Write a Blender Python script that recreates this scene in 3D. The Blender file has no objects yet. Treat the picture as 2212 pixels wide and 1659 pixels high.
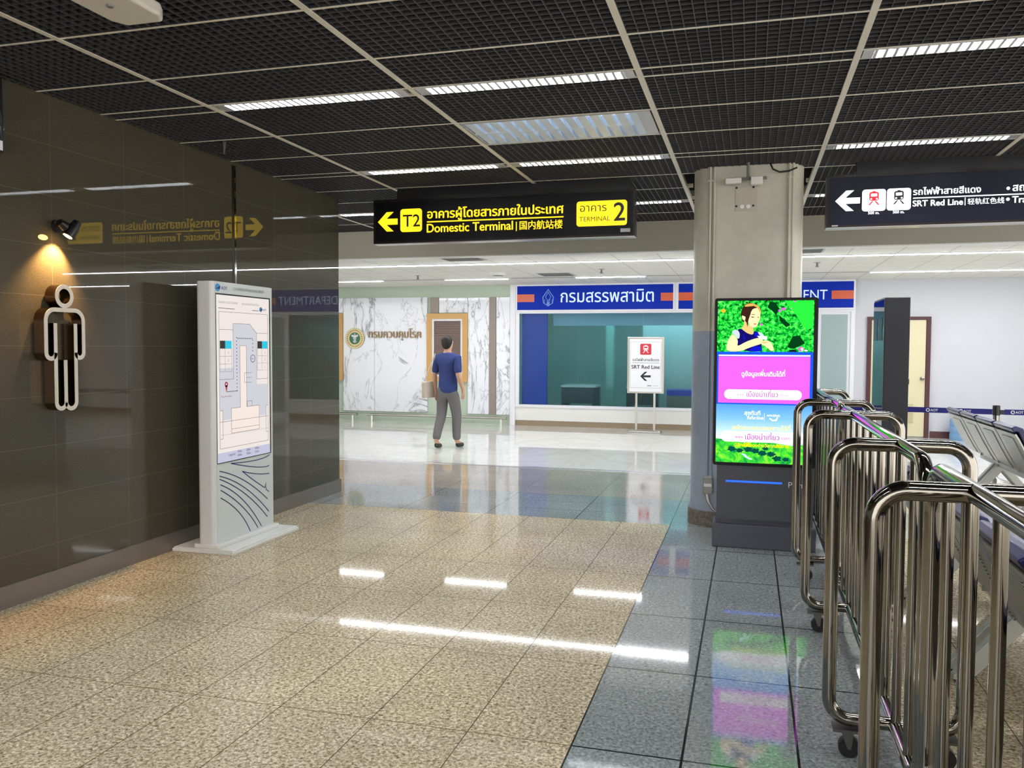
import bpy, bmesh, math, random
from mathutils import Vector, Matrix, geometry
random.seed(7)
S = bpy.context.scene
COL = S.collection
PI = math.pi

# ------------------------------------------------------------------ camera, world, exposure
H = 1.462
rr = Vector((0.96220577, 0.27228313, 0.00468522))
up = -Vector((0.01656501, -0.04134806, -0.99900748))
ww = Vector((-0.27181916, 0.96132837, -0.04429571))
cam_d = bpy.data.cameras.new('camera')
cam_d.sensor_width = 36.0
cam_d.lens = 29.526
cam_d.clip_start = 0.05
cam = bpy.data.objects.new('camera', cam_d)
COL.objects.link(cam)
M = Matrix((rr, up, -ww)).transposed().to_4x4()
M.translation = (0, 0, H)
cam.matrix_world = M
S.camera = cam

world = bpy.data.worlds.new('world')
S.world = world
world.use_nodes = True
bg = world.node_tree.nodes['Background']
bg.inputs[0].default_value = (1.0, 0.97, 0.93, 1)
bg.inputs[1].default_value = 2.6

S.view_settings.view_transform = 'Standard'
S.view_settings.look = 'None'
S.view_settings.gamma = 1.0
S.view_settings.use_curve_mapping = False
S.view_settings.exposure = 0.35
LAMP = 240.0
STRIP = 52.0

# ------------------------------------------------------------------ materials
def lin(c):
    return tuple(((v / 255) / 12.92 if v / 255 <= 0.04045 else ((v / 255 + 0.055) / 1.055) ** 2.4) for v in c)

def mat(name, c, rough=0.5, metal=0.0, emit=0.0, ior=1.5, trans=0.0, coat=0.0, alpha=1.0, spec=0.5):
    m = bpy.data.materials.new(name)
    m.use_nodes = True
    b = m.node_tree.nodes['Principled BSDF']
    col = (*lin(c), 1)
    b.inputs['Base Color'].default_value = col
    b.inputs['Roughness'].default_value = rough
    b.inputs['Metallic'].default_value = metal
    b.inputs['IOR'].default_value = ior
    b.inputs['Transmission Weight'].default_value = trans
    b.inputs['Coat Weight'].default_value = coat
    b.inputs['Alpha'].default_value = alpha
    b.inputs['Specular IOR Level'].default_value = spec
    if emit:
        b.inputs['Emission Color'].default_value = col
        b.inputs['Emission Strength'].default_value = emit
    return m

def N(m, t, **kw):
    n = m.node_tree.nodes.new(t)
    for k, v in kw.items():
        setattr(n, k, v)
    return n

def L(m, a, b):
    m.node_tree.links.new(a, b)

def P(m):
    return m.node_tree.nodes['Principled BSDF']

def ramp(m, stops, interp='LINEAR'):
    r = N(m, 'ShaderNodeValToRGB')
    r.color_ramp.interpolation = interp
    e = r.color_ramp.elements
    while len(e) < len(stops):
        e.new(0.5)
    for el, (p, c) in zip(e, stops):
        el.position = p
        el.color = (*lin(c), 1)
    return r

def mixc(m, fac, a, b, blend='MIX'):
    n = N(m, 'ShaderNodeMix', data_type='RGBA', blend_type=blend)
    for s, v in ((0, fac), (6, a), (7, b)):
        if hasattr(v, 'links'):
            L(m, v, n.inputs[s])
        elif s == 0:
            n.inputs[s].default_value = v
        else:
            n.inputs[s].default_value = (*lin(v), 1)
    return n.outputs[2]

def objco(m, off=(0, 0, 0), order='xyz'):
    tc = N(m, 'ShaderNodeTexCoord')
    sp = N(m, 'ShaderNodeSeparateXYZ')
    L(m, tc.outputs['Object'], sp.inputs[0])
    cb = N(m, 'ShaderNodeCombineXYZ')
    for i, ch in enumerate(order):
        if ch == '0':
            continue
        ad = N(m, 'ShaderNodeMath', operation='SUBTRACT')
        L(m, sp.outputs['xyz'.index(ch)], ad.inputs[0])
        ad.inputs[1].default_value = off[i]
        L(m, ad.outputs[0], cb.inputs[i])
    return cb.outputs[0]

def noise(m, vec, scale, detail=4, rough=0.6, dist=0.0):
    n = N(m, 'ShaderNodeTexNoise')
    n.inputs['Scale'].default_value = scale
    n.inputs['Detail'].default_value = detail
    n.inputs['Roughness'].default_value = rough
    n.inputs['Distortion'].default_value = dist
    L(m, vec, n.inputs['Vector'])
    return n.outputs['Fac']

def brick(m, vec, w, h, mortar, offset=0.0):
    b = N(m, 'ShaderNodeTexBrick', offset=offset, squash=1.0)
    b.inputs['Scale'].default_value = 1.0
    b.inputs['Brick Width'].default_value = w
    b.inputs['Row Height'].default_value = h
    b.inputs['Mortar Size'].default_value = mortar
    b.inputs['Mortar Smooth'].default_value = 0.1
    b.inputs['Color1'].default_value = (0.35, 0.35, 0.35, 1)
    b.inputs['Color2'].default_value = (0.65, 0.65, 0.65, 1)
    b.inputs['Mortar'].default_value = (0.5, 0.5, 0.5, 1)
    L(m, vec, b.inputs['Vector'])
    return b

def granite(name, stops, w, h, off, rough, grout, mort=0.0035, spec=0.5, sc=70, coat=0.0):
    m = mat(name, (128, 128, 128), rough, spec=spec, coat=coat)
    P(m).inputs['Coat Roughness'].default_value = 0.06
    v = objco(m, off, 'xy0')
    f = noise(m, v, sc, 3, 0.7, 0.6)
    r = ramp(m, stops)
    L(m, f, r.inputs[0])
    f2 = noise(m, v, 0.9, 2)
    b = brick(m, v, w, h, mort)
    tint = mixc(m, 0.10, r.outputs[0], b.outputs['Color'], 'OVERLAY')
    r2 = ramp(m, [(0.35, (225, 225, 225)), (0.7, (255, 255, 255))])
    L(m, f2, r2.inputs[0])
    c = mixc(m, 1.0, tint, r2.outputs[0], 'MULTIPLY')
    c = mixc(m, b.outputs['Fac'], c, grout)
    L(m, c, P(m).inputs['Base Color'])
    return m

X0, Y0 = -0.609, 2.969
TAN = [(0.32, (100, 86, 63)), (0.43, (169, 153, 122)), (0.53, (209, 195, 165)), (0.64, (248, 238, 212))]
GRY = [(0.30, (90, 96, 96)), (0.45, (146, 153, 153)), (0.56, (166, 173, 172)), (0.70, (204, 209, 208))]
LGT = [(0.28, (128, 122, 112)), (0.45, (168, 162, 150)), (0.6, (196, 190, 178)), (0.72, (220, 214, 204))]
m_tan = granite('tan_granite', TAN, 0.4, 0.8, (X0, Y0), 0.05, (84, 73, 58), 0.0022, spec=0.035)
m_gry = granite('grey_granite', GRY, 0.4, 0.8, (X0, Y0), 0.05, (34, 35, 36), 0.005, spec=0.6)
m_grx = granite('grey_granite_cross', GRY, 0.8, 0.378, (X0, 6.969), 0.06, (34, 36, 38), 0.004, spec=0.8)
m_lgt = granite('pale_granite', LGT, 0.8, 0.378, (X0, 6.969), 0.06, (120, 112, 104), 0.003)

m_white_tile = mat('white_polished_tile', (226, 226, 218), 0.04, spec=1.0)
_v = objco(m_white_tile, (X0, 9.83), 'xy0')
_r = ramp(m_white_tile, [(0.46, (230, 229, 224)), (0.50, (222, 220, 213)), (0.54, (230, 229, 224))])
L(m_white_tile, noise(m_white_tile, _v, 0.8, 6, 0.65, 1.2), _r.inputs[0])
_b = brick(m_white_tile, _v, 0.8, 0.8, 0.002)
L(m_white_tile, mixc(m_white_tile, _b.outputs['Fac'], _r.outputs[0], (196, 190, 180)), P(m_white_tile).inputs['Base Color'])

m_wall = mat('dark_polished_stone', (60, 58, 50), 0.012, spec=0.55)
_v = objco(m_wall, (4.03, 0.87), 'yz0')
_r = ramp(m_wall, [(0.35, (66, 62, 51)), (0.65, (86, 82, 69))])
L(m_wall, noise(m_wall, _v, 160, 3, 0.7), _r.inputs[0])
_b = brick(m_wall, _v, 0.6, 0.292, 0.0016)
_c = mixc(m_wall, 0.05, _r.outputs[0], _b.outputs['Color'], 'OVERLAY')
L(m_wall, mixc(m_wall, _b.outputs['Fac'], _c, (100, 96, 84)), P(m_wall).inputs['Base Color'])

m_marble = mat('veined_marble', (232, 234, 238), 0.06)
_v = objco(m_marble, (0, 0, 0), 'xz0')
def vein(scale, dist, wdt, off):
    mp = N(m_marble, 'ShaderNodeMapping')
    mp.inputs['Rotation'].default_value = (0, 0, 0.75)
    mp.inputs['Scale'].default_value = (1.7, 0.75, 1)
    mp.inputs['Location'].default_value = (off, off * 0.6, 0)
    L(m_marble, _v, mp.inputs[0])
    f = noise(m_marble, mp.outputs[0], scale, 7, 0.58, dist)
    a = N(m_marble, 'ShaderNodeMath', operation='SUBTRACT')
    L(m_marble, f, a.inputs[0]); a.inputs[1].default_value = 0.5
    b = N(m_marble, 'ShaderNodeMath', operation='ABSOLUTE')
    L(m_marble, a.outputs[0], b.inputs[0])
    r = ramp(m_marble, [(0.0, (255, 255, 255)), (wdt * 0.5, (120, 120, 120)), (wdt, (0, 0, 0))])
    L(m_marble, b.outputs[0], r.inputs[0])
    return r.outputs[0]
_c = mixc(m_marble, vein(0.52, 1.1, 0.022, 3.1), (230, 234, 240), (140, 144, 152))
_c = mixc(m_marble, vein(1.05, 0.8, 0.014, 9.7), _c, (176, 180, 188))
L(m_marble, _c, P(m_marble).inputs['Base Color'])

m_pillar = mat('painted_pillar', (205, 203, 186), 0.32)
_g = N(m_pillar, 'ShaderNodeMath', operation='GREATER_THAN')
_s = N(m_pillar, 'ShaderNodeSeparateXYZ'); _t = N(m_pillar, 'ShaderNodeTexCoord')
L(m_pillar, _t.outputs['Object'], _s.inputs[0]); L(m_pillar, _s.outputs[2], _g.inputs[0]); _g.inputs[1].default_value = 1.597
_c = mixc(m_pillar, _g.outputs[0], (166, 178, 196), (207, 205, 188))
_rr = ramp(m_pillar, [(0.35, (232, 232, 232)), (0.7, (255, 255, 255))])
L(m_pillar, noise(m_pillar, _t.outputs['Object'], 3.0, 4), _rr.inputs[0])
L(m_pillar, mixc(m_pillar, 1.0, _c, _rr.outputs[0], 'MULTIPLY'), P(m_pillar).inputs['Base Color'])

m_chrome = mat('polished_steel', (140, 135, 126), 0.08, 1.0)
m_fork = mat('caster_steel', (104, 102, 98), 0.35, 0.8)
m_steel = mat('brushed_steel', (176, 174, 168), 0.28, 1.0)
m_base = mat('baseboard_metal', (140, 134, 128), 0.38, 0.6)
m_black = mat('black_paint', (16, 16, 20), 0.35)
m_blackgloss = mat('black_gloss', (9, 9, 12), 0.06)
m_rubber = mat('black_rubber', (14, 14, 15), 0.6)
m_white = mat('white_paint', (232, 232, 228), 0.35)
m_totem = mat('totem_white', (224, 226, 226), 0.3)
m_off = mat('offwhite_plastic', (214, 209, 196), 0.4)
m_grid = mat('eggcrate_grey', (58, 58, 62), 0.5)
m_tbar = mat('ceiling_bar', (220, 214, 196), 0.4)
m_plenum = mat('plenum_dark', (16, 16, 18), 0.9)
m_beam = mat('beam_paint', (172, 169, 154), 0.6)
m_ctile = mat('ceiling_board', (230, 228, 220), 0.7)
_v = objco(m_ctile, (-1.67, 9.95), 'xy0')
_b = brick(m_ctile, _v, 0.5583, 0.5583, 0.004)
L(m_ctile, mixc(m_ctile, _b.outputs['Fac'], (230, 228, 220), (150, 148, 140)), P(m_ctile).inputs['Base Color'])
m_lamp = mat('fluorescent', (250, 252, 255), 0.5, emit=LAMP)
m_strip = mat('light_line', (248, 250, 255), 0.5, emit=STRIP)
m_louver = mat('louver_white', (176, 178, 180), 0.25)
m_mirror = mat('louver_aluminium', (204, 220, 236), 0.3, 0.1)
m_tube_dim = mat('dim_tube', (214, 228, 240), 0.4, emit=3.5)
m_wallp = mat('white_wall', (204, 206, 212), 0.55)
m_green = mat('pale_green_paint', (186, 203, 182), 0.5)
m_taupe = mat('taupe_pilaster', (146, 134, 124), 0.4)
m_wood = mat('honey_wood', (206, 160, 92), 0.35)
m_wframe = mat('white_aluminium', (228, 230, 236), 0.25)
m_skirt = mat('brown_skirting', (148, 130, 106), 0.4)
m_blue = mat('sign_blue', (2, 40, 160), 0.5, emit=0.10, spec=.15)
m_orange = mat('sign_orange', (196, 78, 30), 0.3, emit=0.10)
m_signtxt = mat('sign_white_text', (196, 220, 255), 0.3, emit=0.35)
m_maroon = mat('maroon_frame', (74, 28, 34), 0.4)
m_cream = mat('cream_door', (222, 214, 176), 0.45)
m_brown = mat('brown_blind', (120, 100, 92), 0.6)
m_navy = mat('navy_vinyl', (34, 36, 86), 0.28)
m_seat = mat('seat_metal', (168, 168, 164), 0.3, 0.75)
m_seatp = mat('seat_perforated', (186, 188, 184), 0.32, 0.6)
_v = objco(m_seatp, (0, 0, 0), 'zy0')
_w = N(m_seatp, 'ShaderNodeTexWave', wave_type='BANDS', bands_direction='X')
_w.inputs['Scale'].default_value = 22
L(m_seatp, _v, _w.inputs['Vector'])
_rr = ramp(m_seatp, [(0.18, (92, 94, 94)), (0.4, (196, 198, 194))])
L(m_seatp, _w.outputs['Fac'], _rr.inputs[0]); L(m_seatp, _rr.outputs[0], P(m_seatp).inputs['Base Color'])
m_legw = mat('bench_leg_grey', (188, 190, 184), 0.35, 0.25)
m_kiosk = mat('kiosk_grey', (68, 70, 80), 0.42)
m_kplinth = mat('kiosk_plinth', (76, 79, 90), 0.42)
m_tower = mat('tower_black', (30, 33, 44), 0.5)
m_towerg = mat('tower_gloss', (22, 28, 36), 0.05)
m_beltm = mat('belt_navy', (22, 16, 120), 0.5)
m_paper = mat('print_white', (236, 238, 242), 0.4)
m_ink = mat('print_black', (28, 24, 28), 0.5)
m_red = mat('print_red', (206, 46, 66), 0.4)
m_navyink = mat('navy_ink', (20, 22, 104), 0.4)
m_greyink = mat('grey_ink', (150, 152, 156), 0.5)
m_gold = mat('gold_letters', (150, 128, 96), 0.35, 0.7)
m_goldring = mat('gold_ring', (186, 172, 128), 0.3, 0.5)
m_egreen = mat('emblem_green', (12, 104, 56), 0.3)
m_yel = mat('sign_yellow', (255, 212, 26), 0.5, emit=0.95)
m_swhite = mat('sign_glow_white', (244, 246, 255), 0.4, emit=1.0)
m_sred = mat('sign_glow_red', (214, 30, 44), 0.4, emit=0.9)
m_signk = mat('sign_face_black', (6, 5, 8), 0.4, spec=.2)
m_signk2 = mat('sign_face_navy', (12, 15, 34), 0.4, spec=.2)
m_frame_dark = mat('sign_frame', (36, 26, 26), 0.3, 0.5)
m_jug = mat('blue_jug', (146, 190, 232), 0.12, trans=0.3, ior=1.3)
m_glass = mat('teal_glass', (206, 232, 236), 0.22, trans=1.0, ior=1.25)
m_glass2 = mat('frosted_glass', (150, 172, 172), 0.3)
m_picface = mat('picto_face', (226, 220, 208), 0.3, 0.2)
m_picside = mat('picto_side', (120, 96, 74), 0.18, 1.0)
m_skin = mat('skin', (205, 160, 132), 0.5)
m_hair = mat('dark_hair', (32, 24, 22), 0.5)
m_shirt = mat('navy_shirt', (44, 60, 118), 0.8)
m_trous = mat('grey_trousers', (112, 108, 108), 0.8)
m_shoe = mat('dark_shoe', (50, 46, 46), 0.5)
m_bag = mat('beige_bag', (200, 186, 170), 0.7)
m_bulb = mat('warm_bulb', (255, 196, 110), 0.4, emit=40)
m_grey = mat('mid_grey', (120, 120, 120), 0.5)
m_lgrey = mat('light_grey', (180, 182, 182), 0.5)
m_deskw = mat('desk_top', (214, 226, 226), 0.3)
m_deskd = mat('desk_dark', (52, 72, 76), 0.5)
m_officew = mat('office_wall', (168, 204, 194), 0.7)
m_offblue = mat('office_blue', (28, 74, 196), 0.5)
m_conc = mat('stone_plinth', (112, 104, 90), 0.6)
_v = objco(m_conc)
_rr = ramp(m_conc, [(0.35, (84, 76, 64)), (0.6, (134, 126, 112))])
L(m_conc, noise(m_conc, _v, 34, 5, 0.7), _rr.inputs[0]); L(m_conc, _rr.outputs[0], P(m_conc).inputs['Base Color'])

def emi(name, c, s=1.0):
    m = bpy.data.materials.new(name); m.use_nodes = True
    nt = m.node_tree; nt.nodes.clear()
    o = nt.nodes.new('ShaderNodeOutputMaterial'); e = nt.nodes.new('ShaderNodeEmission'); e.name = 'E'
    e.inputs[0].default_value = (*lin(c), 1); e.inputs[1].default_value = s
    nt.links.new(e.outputs[0], o.inputs[0])
    return m

SCR = 1.08
e_blue = emi('screen_blue', (30, 84, 226), SCR)
e_pink = emi('screen_pink', (246, 96, 255), SCR)
e_white = emi('screen_white', (255, 255, 255), SCR * 1.1)
e_pinkw = emi('screen_pale_pink', (255, 206, 255), SCR)
e_mag = emi('screen_magenta', (196, 40, 190), SCR * 0.9)
e_yel = emi('screen_yellow', (255, 236, 20), SCR)
e_pyel = emi('screen_pale_yellow', (250, 255, 150), SCR)
e_dgreen = emi('screen_dark_green', (6, 84, 70), SCR * 0.8)
e_skin = emi('screen_skin', (255, 226, 170), SCR)
e_skin2 = emi('screen_skin_shade', (238, 190, 120), SCR)
e_hair = emi('screen_hair', (58, 30, 24), SCR)
e_hairl = emi('screen_hair_light', (214, 168, 84), SCR)
e_top = emi('screen_navy', (18, 14, 100), SCR)
e_topb = emi('screen_navy_light', (16, 22, 190), SCR)
e_lip = emi('screen_lip', (220, 110, 110), SCR)
e_flow = emi('screen_flower', (226, 90, 214), SCR)
e_grey = emi('screen_lace', (196, 206, 224), SCR)
e_dark = emi('screen_dark', (20, 34, 40), SCR * 0.6)
e_orange = emi('screen_orange', (240, 180, 40), SCR)
e_stream = emi('screen_stream', (190, 236, 255), SCR)
e_mapbg = emi('map_background', (250, 240, 236), 0.72)
e_maplane = emi('map_lane', (222, 222, 230), 0.70)
e_mapblk = emi('map_block', (255, 240, 230), 0.74)
e_mapfoot = emi('map_footer', (206, 206, 232), 0.72)
e_cyan = emi('map_cyan', (60, 206, 236), 0.75)
e_led = emi('led_blue', (40, 90, 240), 1.6)

def emi_ramp(name, vec_order, scale, stops, s, detail=5, dist=0.0, kind='noise', lo=0, hi=1):
    m = emi(name, (255, 255, 255), s)
    e = m.node_tree.nodes['E']
    v = objco(m, (0, 0, 0), vec_order)
    r = ramp(m, stops)
    if kind == 'noise':
        L(m, noise(m, v, scale, detail, 0.65, dist), r.inputs[0])
    else:
        mr = N(m, 'ShaderNodeMapRange')
        sp = N(m, 'ShaderNodeSeparateXYZ'); L(m, v, sp.inputs[0])
        L(m, sp.outputs[1], mr.inputs[0])
        mr.inputs[1].default_value = lo; mr.inputs[2].default_value = hi
        L(m, mr.outputs[0], r.inputs[0])
    L(m, r.outputs[0], e.inputs[0])
    return m
e_leaf = emi_ramp('screen_foliage', 'xz0', 38, [(0.36, (2, 44, 20)), (0.46, (10, 160, 44)), (0.56, (50, 235, 70)), (0.72, (170, 255, 150))], SCR, 4, 0.35)
e_sky = emi_ramp('screen_sky', 'xz0', 1, [(0.0, (226, 238, 252)), (0.30, (176, 214, 255)), (0.55, (128, 190, 255)), (1.0, (76, 150, 246))], SCR, kind='grad', lo=0.80, hi=1.06)
e_hill = emi_ramp('screen_hills', 'xz0', 12, [(0.3, (10, 120, 70)), (0.5, (60, 210, 50)), (0.7, (190, 250, 60))], SCR, 4, 1.5)

# ------------------------------------------------------------------ builders
class Fr:
    """a plane in space: origin, right, up; n points to the viewer's side"""
    def __init__(s, o, u, v):
        s.o, s.u, s.v = Vector(o), Vector(u), Vector(v)
        s.n = s.u.cross(s.v)
    def p(s, a, b, d=0.0):
        return s.o + s.u * a + s.v * b + s.n * d

def FY(y, o=(0, 0)):      # plane facing -y (towards the camera)
    return Fr((o[0], y, o[1]), (1, 0, 0), (0, 0, 1))
def FX(x, o=(0, 0)):      # plane facing +x
    return Fr((x, o[0], o[1]), (0, 1, 0), (0, 0, 1))

class MB:
    def __init__(s):
        s.v, s.f = [], []
    def add(s, vs, fs):
        k = len(s.v)
        s.v += [tuple(q) for q in vs]
        s.f += [tuple(i + k for i in f) for f in fs]
        return s
    def box(s, x0, x1, y0, y1, z0, z1):
        if x0 > x1: x0, x1 = x1, x0
        if y0 > y1: y0, y1 = y1, y0
        if z0 > z1: z0, z1 = z1, z0
        return s.add([(x0, y0, z0), (x1, y0, z0), (x1, y1, z0), (x0, y1, z0), (x0, y0, z1), (x1, y0, z1), (x1, y1, z1), (x0, y1, z1)],
                     [(0, 3, 2, 1), (4, 5, 6, 7), (0, 1, 5, 4), (1, 2, 6, 5), (2, 3, 7, 6), (3, 0, 4, 7)])
    def prism(s, fr, pts, d0, d1):
        a = sum(pts[i][0] * pts[(i + 1) % len(pts)][1] - pts[(i + 1) % len(pts)][0] * pts[i][1] for i in range(len(pts)))
        if a < 0: pts = pts[::-1]
        n = len(pts)
        vs = [fr.p(x, y, d0) for x, y in pts] + [fr.p(x, y, d1) for x, y in pts]
        fs = [tuple(range(n, 2 * n)), tuple(range(n - 1, -1, -1))] + [(i, (i + 1) % n, n + (i + 1) % n, n + i) for i in range(n)]
        return s.add(vs, fs)
    def rect(s, fr, x0, x1, y0, y1, d0, d1):
        return s.prism(fr, [(x0, y0), (x1, y0), (x1, y1), (x0, y1)], d0, d1)
    def stroke(s, fr, pts, w, d0, d1, closed=False):
        pts = [Vector(q) for q in pts]
        n = len(pts)
        Lp, Rp = [], []
        for i, q in enumerate(pts):
            a = pts[i - 1] if (i > 0 or closed) else None
            b = pts[(i + 1) % n] if (i < n - 1 or closed) else None
            t1 = (q - a).normalized() if a is not None else None
            t2 = (b - q).normalized() if b is not None else None
            t = (t1 + t2) if (t1 is not None and t2 is not None) else (t1 if t1 is not None else t2)
            if t.length < 1e-6: t = t2
            t = t.normalized()
            nn = Vector((-t.y, t.x))
            k = 1.0
            if t1 is not None and t2 is not None:
                k = 1 / max(0.35, nn.dot(Vector((-t1.y, t1.x))))
            Lp.append(q + nn * w / 2 * k); Rp.append(q - nn * w / 2 * k)
        vs, fs = [], []
        for i in range(n):
            vs += [fr.p(*Lp[i], d0), fr.p(*Rp[i], d0), fr.p(*Lp[i], d1), fr.p(*Rp[i], d1)]
        m_ = n if closed else n - 1
        for i in range(m_):
            a, b = 4 * i, 4 * ((i + 1) % n)
            fs += [(a + 2, a + 3, b + 3, b + 2), (a, b, b + 1, a + 1), (a, a + 2, b + 2, b), (a + 1, b + 1, b + 3, a + 3)]
        if not closed:
            e = 4 * (n - 1)
            fs += [(0, 1, 3, 2), (e, e + 2, e + 3, e + 1)]
        return s.add(vs, fs)
    def disc(s, fr, cx, cy, r, d0, d1, seg=32, ry=None):
        ry = ry or r
        return s.prism(fr, [(cx + r * math.cos(2 * PI * i / seg), cy + ry * math.sin(2 * PI * i / seg)) for i in range(seg)], d0, d1)
    def ring(s, fr, cx, cy, r, w, d0, d1, seg=32):
        return s.stroke(fr, [(cx + r * math.cos(2 * PI * i / seg), cy + r * math.sin(2 * PI * i / seg)) for i in range(seg)], w, d0, d1, True)
    def tube(s, pts, r, seg=10, closed=False, cap=True):
        pts = [Vector(q) for q in pts]
        n = len(pts)
        rs = r if isinstance(r, (list, tuple)) else [r] * n
        T = []
        for i in range(n):
            a = pts[(i - 1) % n] if (closed or i > 0) else pts[i]
            b = pts[(i + 1) % n] if (closed or i < n - 1) else pts[i]
            T.append((b - a).normalized())
        ref = Vector((0, 0, 1)) if abs(T[0].z) < 0.9 else Vector((1, 0, 0))
        U_ = T[0].cross(ref).normalized()
        vs, fs = [], []
        for i in range(n):
            U_ = (U_ - T[i] * U_.dot(T[i])).normalized()
            W_ = T[i].cross(U_)
            for k in range(seg):
                a = 2 * PI * k / seg
                vs.append(pts[i] + (U_ * math.cos(a) + W_ * math.sin(a)) * rs[i])
        for i in range(n if closed else n - 1):
            for k in range(seg):
                a, b = i * seg, ((i + 1) % n) * seg
                fs.append((a + k, a + (k + 1) % seg, b + (k + 1) % seg, b + k))
        if cap and not closed:
            fs.append(tuple(range(seg - 1, -1, -1)))
            fs.append(tuple((n - 1) * seg + k for k in range(seg)))
        return s.add(vs, fs)
    def lathe(s, prof, c=(0, 0, 0), seg=24):
        vs, fs = [], []
        for r, z in prof:
            for k in range(seg):
                a = 2 * PI * k / seg
                vs.append((c[0] + r * math.cos(a), c[1] + r * math.sin(a), c[2] + z))
        for i in range(len(prof) - 1):
            for k in range(seg):
                fs.append((i * seg + k, i * seg + (k + 1) % seg, (i + 1) * seg + (k + 1) % seg, (i + 1) * seg + k))
        fs.append(tuple(range(seg - 1, -1, -1)))
        fs.append(tuple((len(prof) - 1) * seg + k for k in range(seg)))
        return s.add(vs, fs)
    def build(s, name, m, parent=None, smooth=False, bevel=0.0, label=None, seg=2):
        me = bpy.data.meshes.new(name)
        me.from_pydata(s.v, [], s.f)
        for mm in (m if isinstance(m, (list, tuple)) else [m]):
            me.materials.append(mm)
        me.update()
        if smooth:
            me.polygons.foreach_set('use_smooth', [True] * len(me.polygons))
            me.set_sharp_from_angle(angle=math.radians(38))
        o = bpy.data.objects.new(name, me)
        COL.objects.link(o)
        if bevel:
            b = o.modifiers.new('bevel', 'BEVEL')
            b.width = bevel; b.segments = seg; b.limit_method = 'ANGLE'
        if parent: o.parent = parent
        if label: o['label'] = label
        return o

def thing(name, label, cat, loc=(0, 0, 0), rz=0.0, group=None):
    o = bpy.data.objects.new(name, None)
    COL.objects.link(o)
    o.empty_display_size = 0.1
    o.location = loc; o.rotation_euler = (0, 0, rz)
    o['label'] = label; o['category'] = cat
    if group: o['group'] = group
    return o

def tag(o, label, cat, group=None):
    o['label'] = label; o['category'] = cat
    if group: o['group'] = group
    return o

def struct(o):
    o['kind'] = 'structure'
    return o

def dup(root, loc, label, rz=None, group=None):
    def cp(o, par):
        c = o.copy(); COL.objects.link(c)
        if par: c.parent = par
        for ch in o.children: cp(ch, c)
        return c
    r = cp(root, None)
    r.location = loc
    if rz is not None: r.rotation_euler = (0, 0, rz)
    r['label'] = label
    if group: r['group'] = group
    return r

def rrect(x0, x1, y0, y1, r, n=6):
    pts = []
    for cx, cy, a0 in ((x1 - r, y0 + r, -PI / 2), (x1 - r, y1 - r, 0), (x0 + r, y1 - r, PI / 2), (x0 + r, y0 + r, PI)):
        for i in range(n + 1):
            a = a0 + PI / 2 * i / n
            pts.append((cx + r * math.cos(a), cy + r * math.sin(a)))
    return pts

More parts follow.
